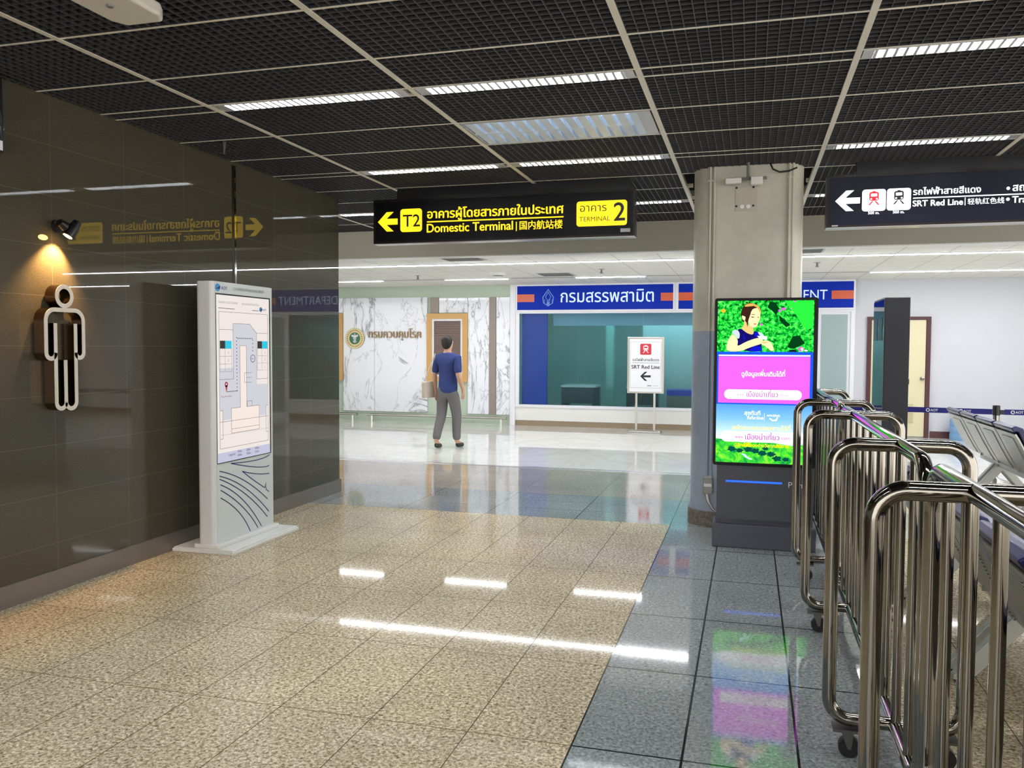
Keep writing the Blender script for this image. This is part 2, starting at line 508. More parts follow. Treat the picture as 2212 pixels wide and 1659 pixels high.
_tc = {}
def text_geo(s, bold):
    key = (s, bold)
    if key not in _tc:
        c = bpy.data.curves.new('t', 'FONT')
        c.body = s; c.size = 1; c.offset = bold; c.resolution_u = 3
        o = bpy.data.objects.new('t', c)
        COL.objects.link(o)
        cu = o.to_curve(bpy.context.evaluated_depsgraph_get(), apply_modifiers=False)
        total = len(cu.splines)
        lift = set()                                             # Thai tone marks standing on an upper vowel sit one step higher
        for q in range(1, len(s)):
            if s[q] in '\u0e48\u0e49\u0e4a\u0e4b\u0e4c' and s[q - 1] in '\u0e31\u0e34\u0e35\u0e36\u0e37':
                o.to_curve_clear(); c.body = s[:q]; n0 = len(o.to_curve(bpy.context.evaluated_depsgraph_get(), apply_modifiers=False).splines)
                o.to_curve_clear(); c.body = s[:q + 1]; n1 = len(o.to_curve(bpy.context.evaluated_depsgraph_get(), apply_modifiers=False).splines)
                lift.update(range(n0, n1))
        if lift:
            o.to_curve_clear(); c.body = s; cu = o.to_curve(bpy.context.evaluated_depsgraph_get(), apply_modifiers=False)
        polys = []
        for si_, sp_ in enumerate(cu.splines):                   # outline of every stroke of a letter
            pts, bp = [], sp_.bezier_points
            for q in range(len(bp)):
                a_, b_ = bp[q], bp[(q + 1) % len(bp)]
                straight = (a_.handle_right - a_.co).cross(b_.co - a_.co).length + (b_.handle_left - b_.co).cross(b_.co - a_.co).length < 1e-6
                pts += [a_.co.copy()] if straight else geometry.interpolate_bezier(a_.co, a_.handle_right, b_.handle_left, b_.co, 5)[:-1]
            pts = [Vector((q.x, q.y + (.20 if si_ in lift else 0), 0)) for q in pts]
            pts = [q for n_, q in enumerate(pts) if (q - pts[n_ - 1]).length > 1e-5]
            if len(pts) > 2:
                polys.append((sum(pts[n_ - 1].x * q.y - q.x * pts[n_ - 1].y for n_, q in enumerate(pts)) / 2, pts))
        o.to_curve_clear()
        big = max(polys, key=lambda q: abs(q[0]))
        sg = 1 if big[0] > 0 else -1
        def inside(q, pl):
            c_ = False
            for n_ in range(len(pl)):
                a_, b_ = pl[n_ - 1], pl[n_]
                if (a_.y > q.y) != (b_.y > q.y) and q.x < (b_.x - a_.x) * (q.y - a_.y) / (b_.y - a_.y) + a_.x: c_ = not c_
            return c_
        outs = [[ar, pl, []] for ar, pl in polys if ar * sg > 0]
        for ar, pl in polys:
            if ar * sg < 0:
                h_ = [w_ for w_ in outs if inside(pl[0], w_[1]) and abs(w_[0]) > abs(ar)]
                if h_: min(h_, key=lambda w_: abs(w_[0]))[2].append(pl)
        vs, fs = [], []
        for ar, pl, hs in outs:
            loops = [pl] + hs
            n0 = len(vs)
            flat = [q for lp in loops for q in lp]
            tri = geometry.tessellate_polygon(loops)
            vs += [Vector((q.x, q.y, (n0 % 3) * .00003)) for q in flat]
            for t_ in tri:
                a_, b_, c_ = (flat[k_] for k_ in t_)
                t_ = tuple(n0 + k_ for k_ in t_)
                fs.append(t_ if (b_ - a_).cross(c_ - a_).z > 0 else t_[::-1])
        bpy.data.objects.remove(o); bpy.data.curves.remove(c)
        _tc[key] = (vs, fs)
    return _tc[key]

def text(mb, fr, s, u0, v0, w=None, size=None, asp=1.0, bold=0.0, d=0.001, align='l'):
    """lettering laid on a plane: left end u0, baseline v0, width w (or letter size)"""
    vs, fs = text_geo(s, 0.0)
    a = min(v.x for v in vs); b = max(v.x for v in vs)
    k = (w / (b - a)) if w else size
    ky = k * asp
    x = u0 - (0 if align == 'l' else (b - a) * k if align == 'r' else (b - a) * k / 2)
    h = bold * k * 1.15
    for i, (ox, oy) in enumerate(((0, 0), (h, 0), (-h, 0), (0, h * .7), (0, -h * .7)) if bold else ((0, 0),)):
        mb.add([fr.p(x + ox + (v.x - a) * k, v0 + oy + v.y * ky, d + i * .0001 + v.z) for v in vs], fs)
    return mb

def arrow_left(mb, fr, x0, x1, yc, h, t, d0, d1):
    """an arrow pointing left, tip at x0"""
    k = h / 2
    mb.prism(fr, [(x0, yc), (x0 + k, yc + k), (x0 + k + t * 1.25, yc + k), (x0 + t * 1.25 + t * 0.35, yc + t / 2), (x1, yc + t / 2),
                  (x1, yc - t / 2), (x0 + t * 1.25 + t * 0.35, yc - t / 2), (x0 + k + t * 1.25, yc - k), (x0 + k, yc - k)], d0, d1)
    return mb

def train(mb, fr, cx, cy, s, d0, d1):
    """front of a rail car: body shell"""
    mb.prism(fr, rrect(cx - .27 * s, cx + .27 * s, cy - .14 * s, cy + .40 * s, .12 * s), d0, d1)
    mb.prism(fr, [(cx - .12 * s, cy - .16 * s), (cx - .03 * s, cy - .16 * s), (cx - .22 * s, cy - .40 * s), (cx - .33 * s, cy - .40 * s)], d0, d1)
    mb.prism(fr, [(cx + .12 * s, cy - .16 * s), (cx + .03 * s, cy - .16 * s), (cx + .22 * s, cy - .40 * s), (cx + .33 * s, cy - .40 * s)], d0, d1)
    mb.rect(fr, cx - .09 * s, cx + .09 * s, cy + .40 * s, cy + .45 * s, d0, d1)
    return mb
def train_lights(mb, fr, cx, cy, s, d0, d1):
    mb.prism(fr, rrect(cx - .18 * s, cx + .18 * s, cy + .12 * s, cy + .30 * s, .03 * s), d0, d1)
    for q in (-1, 1): mb.disc(fr, cx + q * .16 * s, cy - .03 * s, .055 * s, d0, d1, 14)
    return mb

# ================================================================== THE SETTING
XW = -3.945      # face of the dark stone wall
C = 2.908        # dark ceiling height
CZ = 2.605       # corridor ceiling height
YB = 15.08       # far wall
YT = 9.83        # where the corridor begins

# floor: one slab with the tile fields laid side by side
fl = bpy.data.meshes.new('floor')
fv, ff, fm = [], [], []
def field(x0, x1, y0, y1, k):
    i = len(fv)
    fv.extend([(x0, y0, 0), (x1, y0, 0), (x1, y1, 0), (x0, y1, 0)]); ff.append((i, i + 1, i + 2, i + 3)); fm.append(k)
field(-12, X0, -4, 6.969, 0)
field(X0, X0 + 1.2, -4, 6.969, 1)
field(X0 + 1.2, 7, -4, 6.969, 0)
field(-12, 7, 6.969, 8.103, 2)
field(-12, 7, 8.103, YT, 3)
field(-12, 7, YT, YB + 3, 4)
fl.from_pydata(fv, [], ff)
for mm in (m_tan, m_gry, m_grx, m_lgt, m_white_tile): fl.materials.append(mm)
fl.polygons.foreach_set('material_index', fm)
floor = bpy.data.objects.new('floor', fl); COL.objects.link(floor); struct(floor)
struct(MB().box(-12, 7, YT - .035, YT + .03, 0.0, 0.004).build('trim_1', mat('threshold_strip', (206, 206, 214), 0.2, 0.7)))

# dark stone wall on the left with its skirting and the vertical joint
struct(MB().box(XW - .35, XW, -4, 7.6, 0, C + .02).build('wall_left', m_wall))
struct(MB().box(XW, XW + .012, -4, 7.605, 0, 0.122).box(XW, XW + .015, -4, 7.607, .122, .128).box(XW - .36, XW + .012, 7.6, 7.615, 0, .128).build('baseboard_left', m_base))
struct(MB().box(XW - .001, XW + .004, 5.845, 5.868, .13, C - .03).build('trim_2', m_chrome))
struct(MB().box(XW - .001, XW + .002, 5.818, 5.844, .13, C - .03).build('trim_3', m_black))

# open-cell ceiling: dark plenum, blades, carrier bars
BX = [-6.99, -5.72, -4.45, -3.175, -1.858, -.585, .487, 1.752, 3.02, 4.29, 5.56, 6.8]
SLOT = [(0.43, 0.56), (2.43, 2.56), (4.435, 4.568), (6.42, 6.55), (8.42, 8.55)]
YL = [0.56, 1.18, 1.80, 2.43, 2.56, 3.30, 3.94, 4.435, 4.568, 5.20, 5.81, 6.42, 6.55, 7.17, 7.79, 8.42, 8.55, 9.17, 9.78]
PIL = (-.035, 7.42, .43)       # pillar centre and half width
ce = MB(); bars = MB()
def slot(y0, y1): return any(abs(y0 - a) < .02 and abs(y1 - b) < .02 for a, b in SLOT)
for i in range(len(BX) - 1):
    xa, xb = BX[i] + .016, BX[i + 1] - .016
    for j in range(len(YL) - 1):
        ya, yb = YL[j] + .008, YL[j + 1] - .008
        if xb < XW and yb < 7.6: continue
        if slot(YL[j], YL[j + 1]) and i != 5 and not (i == 2 and yb < 7.6): continue
        if i == 4 and abs(YL[j] - 5.20) < .01: continue
        if i == 5 and YL[j] > 6.8 and YL[j] < 7.9: continue
        nx = max(2, round((xb - xa) / .052)); ny = max(2, round((yb - ya) / .052))
        for k in range(nx + 1):
            x = xa + (xb - xa) * k / nx
            ce.box(x - .0022, x + .0022, ya, yb, C - .002, C + .036)
        for k in range(ny + 1):
            y = ya + (yb - ya) * k / ny
            ce.box(xa, xb, y - .0022, y + .0022, C - .0015, C + .036)
for x in BX:
    if x < XW: bars.box(x - .016, x + .016, 7.6, 9.82, C - .006, C + .03)
    elif abs(x - .487) < .01 or abs(x + .585) < .01: bars.box(x - .016, x + .016, -1, 9.82, C - .006, C + .03)
    else: bars.box(x - .016, x + .016, -1, 9.82, C - .006, C + .03)
for y in YL:
    if y < 7.6: bars.box(XW, 6.8, y - .007, y + .007, C - .004, C + .03)
    elif y < 8: 
        bars.box(-6.99, PIL[0] - PIL[2] - .05, y - .007, y + .007, C - .004, C + .03)
        bars.box(PIL[0] + PIL[2] + .05, 6.8, y - .007, y + .007, C - .004, C + .03)
    else: bars.box(-6.99, 6.8, y - .007, y + .007, C - .004, C + .03)
ceiling = struct(ce.build('ceiling', m_grid))
struct(bars.build('trim_4', m_tbar))
struct(MB().box(-12, 7, -4, YT + .1, C + .34, C + .36).build('ceiling_slab', m_plenum))
struct(MB().box(-12, 7, -4, -.9, C - .01, C + .02).build('ceiling_rear', m_grid))

# beam between the two ceilings and the corridor beyond
struct(MB().box(-12, 7, YT, YT + .12, CZ - .03, C + .34).build('beam', m_beam))
struct(MB().box(-12, 7, YT - .006, YT + .13, CZ - .042, CZ - .03).build('trim_5', m_white))
struct(MB().box(-12, 7, YT + .12, YB + 3, CZ, CZ + .04).build('ceiling_corridor', m_ctile))
struct(MB().box(1.72, 7, YB, YB + .12, 0, CZ).build('wall_back', m_wallp))
struct(MB().box(2.86, 7, YB - .012, YB, 0, .11).build('baseboard_back', m_maroon))
struct(MB().box(1.675, 1.74, YB - .02, YB + .1, 0, CZ).build('trim_6', m_wallp))
struct(MB().box(-12, -4.29, YB, YB + .12, 0, CZ).build('wall_marble', m_green))
struct(MB().box(-4.29, -4.19, YB - .06, YB + .1, 0, CZ).build('trim_7', m_wframe))
struct(MB().box(6.9, 7, YT, YB + .1, 0, C + .3).build('wall_right', m_wallp))
struct(MB().box(-12.1, -12, 7.6, YB + .1, 0, C + .3).build('wall_far_left', m_wallp))

# marble cladding slabs and taupe pilasters on the far wall
def slab(x0, x1, z0, z1, lab):
    tag(MB().box(x0, x1, YB - .034, YB - .004, z0, z1).build('marble_panel', m_marble, bevel=.004), lab, 'wall panel', 'marble panels on the far wall')
slab(-9.6, -8.38, .19, 2.40, 'grey-veined marble panel at the far left, behind the dark wall')
slab(-8.36, -7.722, 2.115, 2.40, 'small marble panel above the window at the end of the dark wall')
slab(-7.715, -7.05, .19, 2.40, 'white marble wall panel carrying the round green emblem')
slab(-7.046, -5.945, .19, 2.40, 'grey-veined marble wall panel left of the wood-framed opening')
slab(-5.705, -5.13, 2.10, 2.385, 'small marble wall panel above the wood-framed opening')
slab(-5.125, -4.705, .19, 2.385, 'tall marble wall panel right of the wood-framed opening')
slab(-4.565, -4.30, .19, 2.385, 'narrow marble wall panel at the right end, beside the office')
tag(MB().box(-5.885, -5.71, YB - .045, YB, 2.10, 2.395).build('pilaster', m_taupe), 'short taupe strip above the wood-framed opening', 'pilaster', 'taupe strips in the marble wall')
tag(MB().box(-4.70, -4.57, YB - .045, YB, .19, 2.385).build('pilaster', m_taupe), 'full-height taupe strip between the two right marble panels', 'pilaster', 'taupe strips in the marble wall')

def framed(x0, x1, z0, z1, lab):
    t = thing('framed_opening', lab, 'window', ((x0 + x1) / 2, YB, z0))
    hw = (x1 - x0) / 2; h = z1 - z0
    f = FY(0)
    MB().stroke(f, [(-hw + .045, .045), (hw - .045, .045), (hw - .045, h - .06), (-hw + .045, h - .06)], .10, .0, .07, True).build('frame', m_wood, t, label='honey-coloured wooden frame')
    MB().stroke(f, [(-hw + .115, .11), (hw - .115, .11), (hw - .115, h - .13), (-hw + .115, h - .13)], .04, .0, .05, True).build('inner_frame', m_wframe, t, label='white inner frame')
    b = MB()
    for k in range(int((h - .3) / .045)):
        z = .15 + k * .045
        b.box(-hw + .14, hw - .14, -.025, -.012, z, z + .040)
    b.build('blind', m_brown, t, label='closed brown slatted blind')
    MB().box(-hw + .12, hw - .12, -.010, -.002, .12, h - .14).build('backing', m_brown, t)
framed(-5.94, -5.13, .795, 2.095, 'wood-framed window with a brown blind between marble panels')
framed(-8.33, -7.725, .795, 2.10, 'wood-framed window mostly hidden by the end of the dark wall')

# emblem and raised letters on the marble
em = thing('round_emblem', 'round green and gold emblem fixed to the marble wall', 'emblem', (-7.457, YB - .0345, 1.612))
f = FY(0)
MB().ring(f, 0, 0, .158, .085, 0, .022, 40).build('gold_ring', m_goldring, em, bevel=.004)
MB().disc(f, 0, 0, .122, 0, .014, 36).build('green_disc', m_egreen, em)
b = MB().rect(f, -.008, .008, -.09, .085, .014, .024).disc(f, 0, .085, .016, .014, .024, 12)
b.stroke(f, [(-.075, .055), (-.045, .062), (-.015, .045), (0, .035), (.015, .045), (.045, .062), (.075, .055)], .020, .014, .023)
b.stroke(f, [(-.060, .038), (-.02, .03), (0, .02), (.02, .03), (.060, .038)], .014, .014, .023)
for q in (-1, 1):
    b.stroke(f, [(q * .03 * math.sin(t_ * .55), .03 - t_ * .011) for t_ in range(11)], .010, .014, .024)
b.build('winged_staff', m_paper, em)
b = MB()
for i in range(26):
    a = 2 * PI * i / 26
    b.disc(f, .158 * math.cos(a), .158 * math.sin(a), .010, .022, .0235, 8)
b.build('rim_lettering', m_ink, em)
b = MB(); f = FY(YB - .0345)
for d in (.0, .012, .024): text(b, f, 'กรมควบคุมโรค', -7.168, 1.628, w=1.097, asp=1.15, bold=.012, d=d + .002)
tag(b.build('wall_lettering', m_gold), 'raised bronze Thai letters on the marble wall right of the emblem', 'lettering')

# bumper rails along the foot of the marble wall
def rail(x0, x1, lab):
    t = thing('bumper_rail', lab, 'rail', ((x0 + x1) / 2, YB - .14, 0), group='low bumper rails on the marble wall')
    hl = (x1 - x0) / 2
    MB().tube([(-hl, 0, .135), (hl, 0, .135)], .024, 10).build('bar', m_steel, t, True)
    for x in (-hl + .10, hl - .10): MB().box(x - .018, x + .018, -.012, .012, 0, .125).build('post', m_steel, t)
rail(-9.6, -7.36, 'short steel bumper rail at the foot of the far wall, left one')
rail(-7.15, -4.33, 'long steel bumper rail at the foot of the marble wall, right one')

# ------------------------------------------------------------------ office front under the blue fascia
def fascia(x0, x1, lab, build):
    t = thing('fascia_sign', lab, 'sign', ((x0 + x1) / 2, YB - .04, 2.135))
    hw = (x1 - x0) / 2
    MB().box(-hw, hw, -.03, .03, 0, .445).build('panel', m_blue, t)
    f = FY(-.03)
    MB().stroke(f, [(-hw, -.012), (hw, -.012), (hw, .457), (-hw, .457)], .03, -.01, .012, True).build('frame', m_wframe, t)
    build(t, f, hw)
def f1(t, f, hw):
    MB().rect(f, -hw + .003, -hw + .34, .150, .290, .001, .004).build('orange_band', m_orange, t)
    MB().rect(f, hw - .23, hw - .003, .150, .290, .001, .004).build('orange_band', m_orange, t)
    b = MB(); text(b, f, 'กรมสรรพสามิต', -3.33 + 2.731, .140, w=1.68, asp=1.12, bold=.006, d=.004); b.build('lettering', m_signtxt, t)
    c = -3.565 + 2.731
    b = MB()
    b.stroke(f, [(c, .375), (c + .10, .235), (c + .085, .13), (c, .075), (c - .085, .13), (c - .10, .235)], .014, .001, .005, True)
    b.stroke(f, [(c, .33), (c + .05, .24), (c, .16), (c - .05, .24)], .010, .001, .005, True)
    for q in range(4): b.stroke(f, [(c - .07 + q * .047, .115), (c - .06 + q * .047, .20)], .008, .001, .005)
    b.disc(f, c, .12, .030, .001, .005, 16)
    b.build('crest', mat('pale_crest', (110, 150, 220), 0.4), t)
def f2(t, f, hw):
    MB().rect(f, -hw + .003, -hw + .34, .150, .290, .001, .004).build('orange_band', m_orange, t)
    MB().rect(f, hw - .36, hw - .003, .150, .290, .001, .004).build('orange_band', m_orange, t)
    b = MB(); text(b, f, 'EXCISE DEPARTMENT', 1.234 - .2135, .145, w=2.02, asp=1.12, bold=.0, d=.004, align='r'); b.build('lettering', m_signtxt, t)
struct(MB().box(-1.279, -1.249, YB - .068, YB, 2.12, 2.60).build('trim_9', m_wframe))
fascia(-4.166, -1.295, 'blue fascia sign with white Thai lettering above the glass office', f1)
fascia(-1.233, 1.66, 'blue fascia sign with English lettering, mostly behind the pillar', f2)
of = thing('shopfront', 'white-framed teal glass office front below the blue fascia', 'shopfront', (0, YB, 0))
b = MB()
b.box(-4.19, 1.68, -.052, .052, 2.075, 2.125).box(-4.188, -4.115, -.05, .05, .346, 2.12).box(-4.19, 1.06, -.052, .052, .345, .395)
b.box(1.615, 1.678, -.05, .05, 0, 2.12).box(1.03, 1.10, -.05, .05, 0, 2.12)
b.build('frame', m_wframe, of)
MB().box(-4.19, 1.06, -.03, .05, .10, .345).build('apron', m_white, of)
MB().box(-4.19, 1.06, -.02, .05, 0, .10).build('kick_plate', m_skirt, of)
for k, (x0, x1) in enumerate(((-4.115, -3.004), (-2.996, -1.838), (-1.830, -.40), (-.39, 1.03))):
    MB().box(x0, x1, -.008, .008, .395, 2.075).build('glass_pane', m_glass, of)
MB().box(1.10, 1.615, -.02, .02, 0, 2.075).build('door_leaf', m_wframe, of)
MB().box(1.15, 1.565, -.026, .026, .12, 2.03).build('door_glass', m_glass2, of)
struct(MB().box(-4.29, 1.72, YB, YB + .1, 2.58, CZ + .02).box(-4.19, 1.68, YB + .02, YB + .1, 2.1, 2.6).build('wall_office_top', m_wallp))
struct(MB().box(-4.3, 1.8, YB + 2.9, YB + 3, 0, CZ).build('wall_office_back', m_officew))
struct(MB().box(-4.4, -4.29, YB + .1, YB + 3, 0, CZ).build('wall_office_left', m_officew))
struct(MB().box(1.74, 1.85, YB + .1, YB + 3, 0, CZ).build('wall_office_right', m_officew))
tag(MB().box(-4.1, -3.62, YB + .10, YB + .16, .05, 2.2).build('office_screen', m_offblue), 'blue partition behind the left end of the office glass', 'partition')
def desk(x0, x1, y0, lab):
    t = thing('office_desk', lab, 'desk', ((x0 + x1) / 2, y0, 0), group='desks behind the office glass')
    hw = (x1 - x0) / 2
    MB().box(-hw, hw, 0, .6, .72, .75).build('desktop', m_deskw, t)
    MB().box(-hw + .02, hw - .02, .02, .05, .42, .72).build('modesty_panel', m_deskd, t)
    for x in (-hw + .03, hw - .03): MB().box(x - .03, x + .03, .04, .56, 0, .72).build('leg', m_deskd, t)
desk(-3.36, -2.72, YB + .14, 'office desk behind the glass, left one')
desk(-2.15, -1.62, YB + .14, 'office desk behind the glass, near the train sign')
c_ = thing('office_cabinet', 'low grey-green cabinet with a blue top behind the glass', 'cabinet', (-1.0, YB + .15, 0))
MB().box(-.42, .5, 0, .4, 0, .60).build('body', mat('cabinet_green', (112, 130, 116), .5), c_)
MB().box(-.42, .5, -.01, .41, .60, .70).build('top', m_offblue, c_)
ol = MB().box(-3.4, 1.0, YB + .45, YB + .60, CZ - .03, CZ - .005).build('office_fill_lamp', mat('office_fill_light', (200, 232, 240), .5, emit=12))  # unseen lamp, added to light the room behind the glass
tag(ol, 'long unseen lamp added inside the glass office to light it', 'ceiling light')
tag(MB().box(-3.55, 1.5, YB + .30, YB + .34, 1.86, CZ).build('office_bright_band', mat('pale_blue_band', (176, 216, 240), .6)), 'pale blue strip added as the bright band at the top of the office glass', 'band')  # added sheet, its pale colour stands in for brightness at the glass top
tag(MB().box(-1.95, 1.55, YB + .95, YB + 1.0, 0, 2.3).build('office_partition', mat('pale_partition', (176, 204, 196), .6)), 'pale partition behind the right part of the office glass', 'partition')
tag(MB().box(-2.62, -2.48, YB + .75, YB + .85, 0, 2.4).build('office_post', mat('pale_post', (150, 200, 186), .6)), 'pale post inside the office near the middle of the glass', 'post')

# ------------------------------------------------------------------ cream door in the right of the far wall
d1 = struct(MB().box(1.94, 2.765, YB - .03, YB - .005, .02, 1.93).build('door_1', m_cream))
MB().box(1.872, 1.935, YB - .05, YB, 0, 1.98).box(2.77, 2.835, YB - .05, YB, 0, 1.98).box(1.87, 2.835, YB - .052, YB, 1.935, 1.985).build('door_frame', m_maroon, d1)
b = MB()
for k in range(9): b.box(2.34, 2.60, YB - .04, YB - .028, .24 + k * .036, .262 + k * .036)
b.build('vent_louvre', mat('louvre_cream', (196, 186, 150), .5), d1)
MB().lathe([(.03, 0), (.03, .012), (.012, .014), (.012, .05), (.028, .06), (.028, .085), (.01, .095)], seg=14).build('door_knob', m_chrome, d1, True)
k_ = bpy.data.objects['door_knob']; k_.location = (2.715, YB - .03, .97); k_.rotation_euler = (PI / 2, 0, 0)

jug = thing('water_jug', 'large blue water bottle on the floor against the white wall', 'water bottle', (3.25, YB - .19, 0))
MB().lathe([(.125, 0), (.135, .02), (.135, .09), (.127, .105), (.135, .12), (.135, .20), (.127, .215), (.135, .23), (.135, .31), (.11, .36), (.05, .395)], seg=28).build('bottle', m_jug, jug, True)
MB().lathe([(.034, .395), (.034, .435), (.030, .44)], seg=18).build('cap', mat('jug_cap', (70, 130, 210), .4), jug, True)

# ------------------------------------------------------------------ corridor ceiling fittings
def strip(x0, x1, y, lab):
    t = thing('linear_light', lab, 'ceiling light', ((x0 + x1) / 2, y, CZ), group='light lines in the corridor ceiling')
    hw = (x1 - x0) / 2 - .012
    MB().box(-hw - .01, hw + .01, -.042, .042, -.012, 0).build('housing', m_wframe, t)
    MB().box(-hw, hw, -.032, .032, -.016, -.0125).build('tube', m_strip, t)
xs = [-7.24, -6.125, -5.007, -3.90, -2.785, -1.67, -.55, .56, 1.66, 2.755, 3.86, 4.97]
near = ['hidden by the dark wall', 'first from the left', 'first seen whole from the left', 'second seen whole', 'above the white Thai lettering', 'left of the pillar', 'hidden by the pillar', 'right of the pillar', 'above the black tower', 'second right of the black tower', 'at the right edge']
for i in range(11): strip(xs[i], xs[i + 1], 11.06, 'light line in the near row of the corridor ceiling, ' + near[i])
for x0, x1, w in ((-7.30, -6.17, 'at the wall end'), (-5.03, -3.90, 'left of the office'), (-2.76, -1.62, 'over the office fascia'), (1.70, 2.80, 'right of the office'), (2.80, 3.90, 'near the right edge'), (3.90, 5.0, 'beyond the right edge')):
    strip(x0, x1, 13.55, 'light line in the far row of the corridor ceiling, ' + w)
struct(MB().box(-3.85, -2.8, 13.50, 13.60, CZ - .003, CZ).box(-6.15, -5.05, 13.51, 13.59, CZ - .003, CZ).box(-1.6, 1.68, 13.51, 13.59, CZ - .003, CZ).build('trim_8', mat('slot_grey', (150, 148, 142), .5)))
def sprinkler(x, y, lab):
    t = thing('sprinkler', lab, 'sprinkler', (x, y, CZ), group='sprinkler heads in the corridor ceiling')
    MB().lathe([(.045, -.006), (.045, 0)], seg=16).build('rose', m_steel, t)
    MB().lathe([(.006, -.055), (.018, -.05), (.012, -.03), (.014, -.006)], seg=10).build('head', m_grey, t, True)
    MB().lathe([(.026, -.062), (.026, -.058)], seg=12).build('deflector', m_grey, t)
sprinkler(-5.18, 12.7, 'sprinkler head in the corridor ceiling above the green emblem')
sprinkler(-2.11, 12.25, 'sprinkler head in the corridor ceiling above the glass office')
sprinkler(.845, 11.95, 'sprinkler head in the corridor ceiling right of the pillar')
sp = thing('ceiling_speaker', 'round white ceiling speaker beside a grey ceiling vent', 'speaker', (-3.80, 12.6, CZ))
MB().lathe([(.10, -.035), (.13, -.03), (.135, 0)], seg=24).build('body', m_white, sp, True)
MB().lathe([(.088, -.038), (.088, -.034)], seg=20).build('grille', m_grey, sp)
def vent(x, y, lab):
    t = thing('ceiling_vent', lab, 'vent', (x, y, CZ), group='square vents in the corridor ceiling')
    MB().box(-.27, .27, -.27, .27, -.006, 0).build('frame', m_lgrey, t)
    b = MB()
    for k in range(9): b.box(-.24, .24, -.235 + k * .055, -.215 + k * .055, -.014, -.006)
    b.build('slats', m_grey, t)
vent(-3.62, 10.35, 'square grey vent in the corridor ceiling, near row left of centre')
vent(-2.95, 12.95, 'square grey vent beside the round ceiling speaker')
vent(.55, 10.4, 'square grey vent in the corridor ceiling right of the pillar')

# ------------------------------------------------------------------ lamps in the dark ceiling
def make_lamp():
    t = thing('fluorescent_lamp', 'x', 'ceiling light', (0, 0, C), group='louvred fluorescent lamps in the dark ceiling')
    hw = .612
    b = MB().box(-hw, hw, -.062, -.056, -.008, .075).box(-hw, hw, .056, .062, -.008, .075).box(-hw, hw, -.062, .062, .07, .076)
    b.box(-hw, -hw + .05, -.056, .056, -.006, .07).box(hw - .05, hw, -.056, .056, -.006, .07)
    b.build('housing', m_louver, t)
    MB().box(-hw + .052, hw - .052, -.011, .011, .034, .044).build('tube', m_lamp, t)
    b = MB()
    n = 24
    for k in range(n + 1):
        x = -hw + .06 + (2 * hw - .12) * k / n
        b.add([(x - .007, -.055, -.008), (x + .007, -.055, -.008), (x + .002, -.055, .03), (x - .002, -.055, .03),
               (x - .007, .055, -.008), (x + .007, .055, -.008), (x + .002, .055, .03), (x - .002, .055, .03)],
              [(0, 1, 2, 3), (7, 6, 5, 4), (0, 4, 5, 1), (1, 5, 6, 2), (2, 6, 7, 3), (3, 7, 4, 0)])
    b.build('louver', m_louver, t)
    return t
lamp0 = make_lamp()
bays = {3: -2.517, 4: -1.222, 6: 1.12, 7: 2.386, 2: -3.812, 8: 3.655}
spots = [(3, 4.501, 'in the nearest row seen whole, left of the two'), (4, 4.501, 'in the nearest row seen whole, right of the two'), (6, 4.501, 'brightest, in the top right corner'),
         (3, 6.485, 'in the row before the yellow sign, left one'), (4, 6.485, 'in the row before the yellow sign, right one'), (6, 6.485, 'above the white train sign'), (7, 6.485, 'at the right edge above the train sign'),
         (2, 8.485, 'at the end of the dark wall'), (3, 8.485, 'behind the yellow sign, left'), (4, 8.485, 'between the yellow sign and the pillar'), (6, 8.485, 'behind the pillar, left of the train sign'),
         (7, 4.501, 'outside the frame, right of the brightest'), (3, 2.495, 'overhead, outside the frame'), (4, 2.495, 'overhead, outside the frame'), (6, 2.495, 'overhead, outside the frame'), (7, 2.495, 'overhead, outside the frame'),  # overhead and rear rows are unseen repeats, added to light the hall
         (3, .495, 'behind the viewer'), (4, .495, 'behind the viewer'), (6, .495, 'behind the viewer'), (7, 8.485, 'behind the train sign'), (8, 6.485, 'outside the frame on the right')]
for k, (bay, y, w) in enumerate(spots):
    lab = 'slim louvred fluorescent lamp ' + w
    if k == 0:
        lamp0.location = (bays[bay], y, C); lamp0['label'] = lab
    else: dup(lamp0, (bays[bay], y, C), lab)

tr = thing('troffer', 'wide recessed light with mirrored louvres between two ceiling bars', 'ceiling light', (-1.222, 5.51, C))
MB().box(-.61, .61, -.285, -.278, -.006, .10).box(-.61, .61, .278, .285, -.006, .10).box(-.61, .61, -.285, .285, .10, .106).box(.53, .61, -.278, .278, -.006, .10).box(-.61, -.603, -.278, .278, -.006, .1).build('housing', m_louver, tr)
for y in (-.145, .145): MB().tube([(-.59, y, .075), (.52, y, .075)], .014, 10).build('tube', m_tube_dim, tr, True)
b = MB()
for k in range(14):
    x = -.56 + k * .082
    b.add([(x - .028, -.278, -.004), (x + .028, -.278, -.004), (x, -.278, .06), (x - .028, .278, -.004), (x + .028, .278, -.004), (x, .278, .06)], [(0, 1, 2), (5, 4, 3), (0, 3, 4, 1), (1, 4, 5, 2), (2, 5, 3, 0)])
b.box(-.60, .53, -.012, .012, -.005, .06)
b.build('louver', m_mirror, tr)

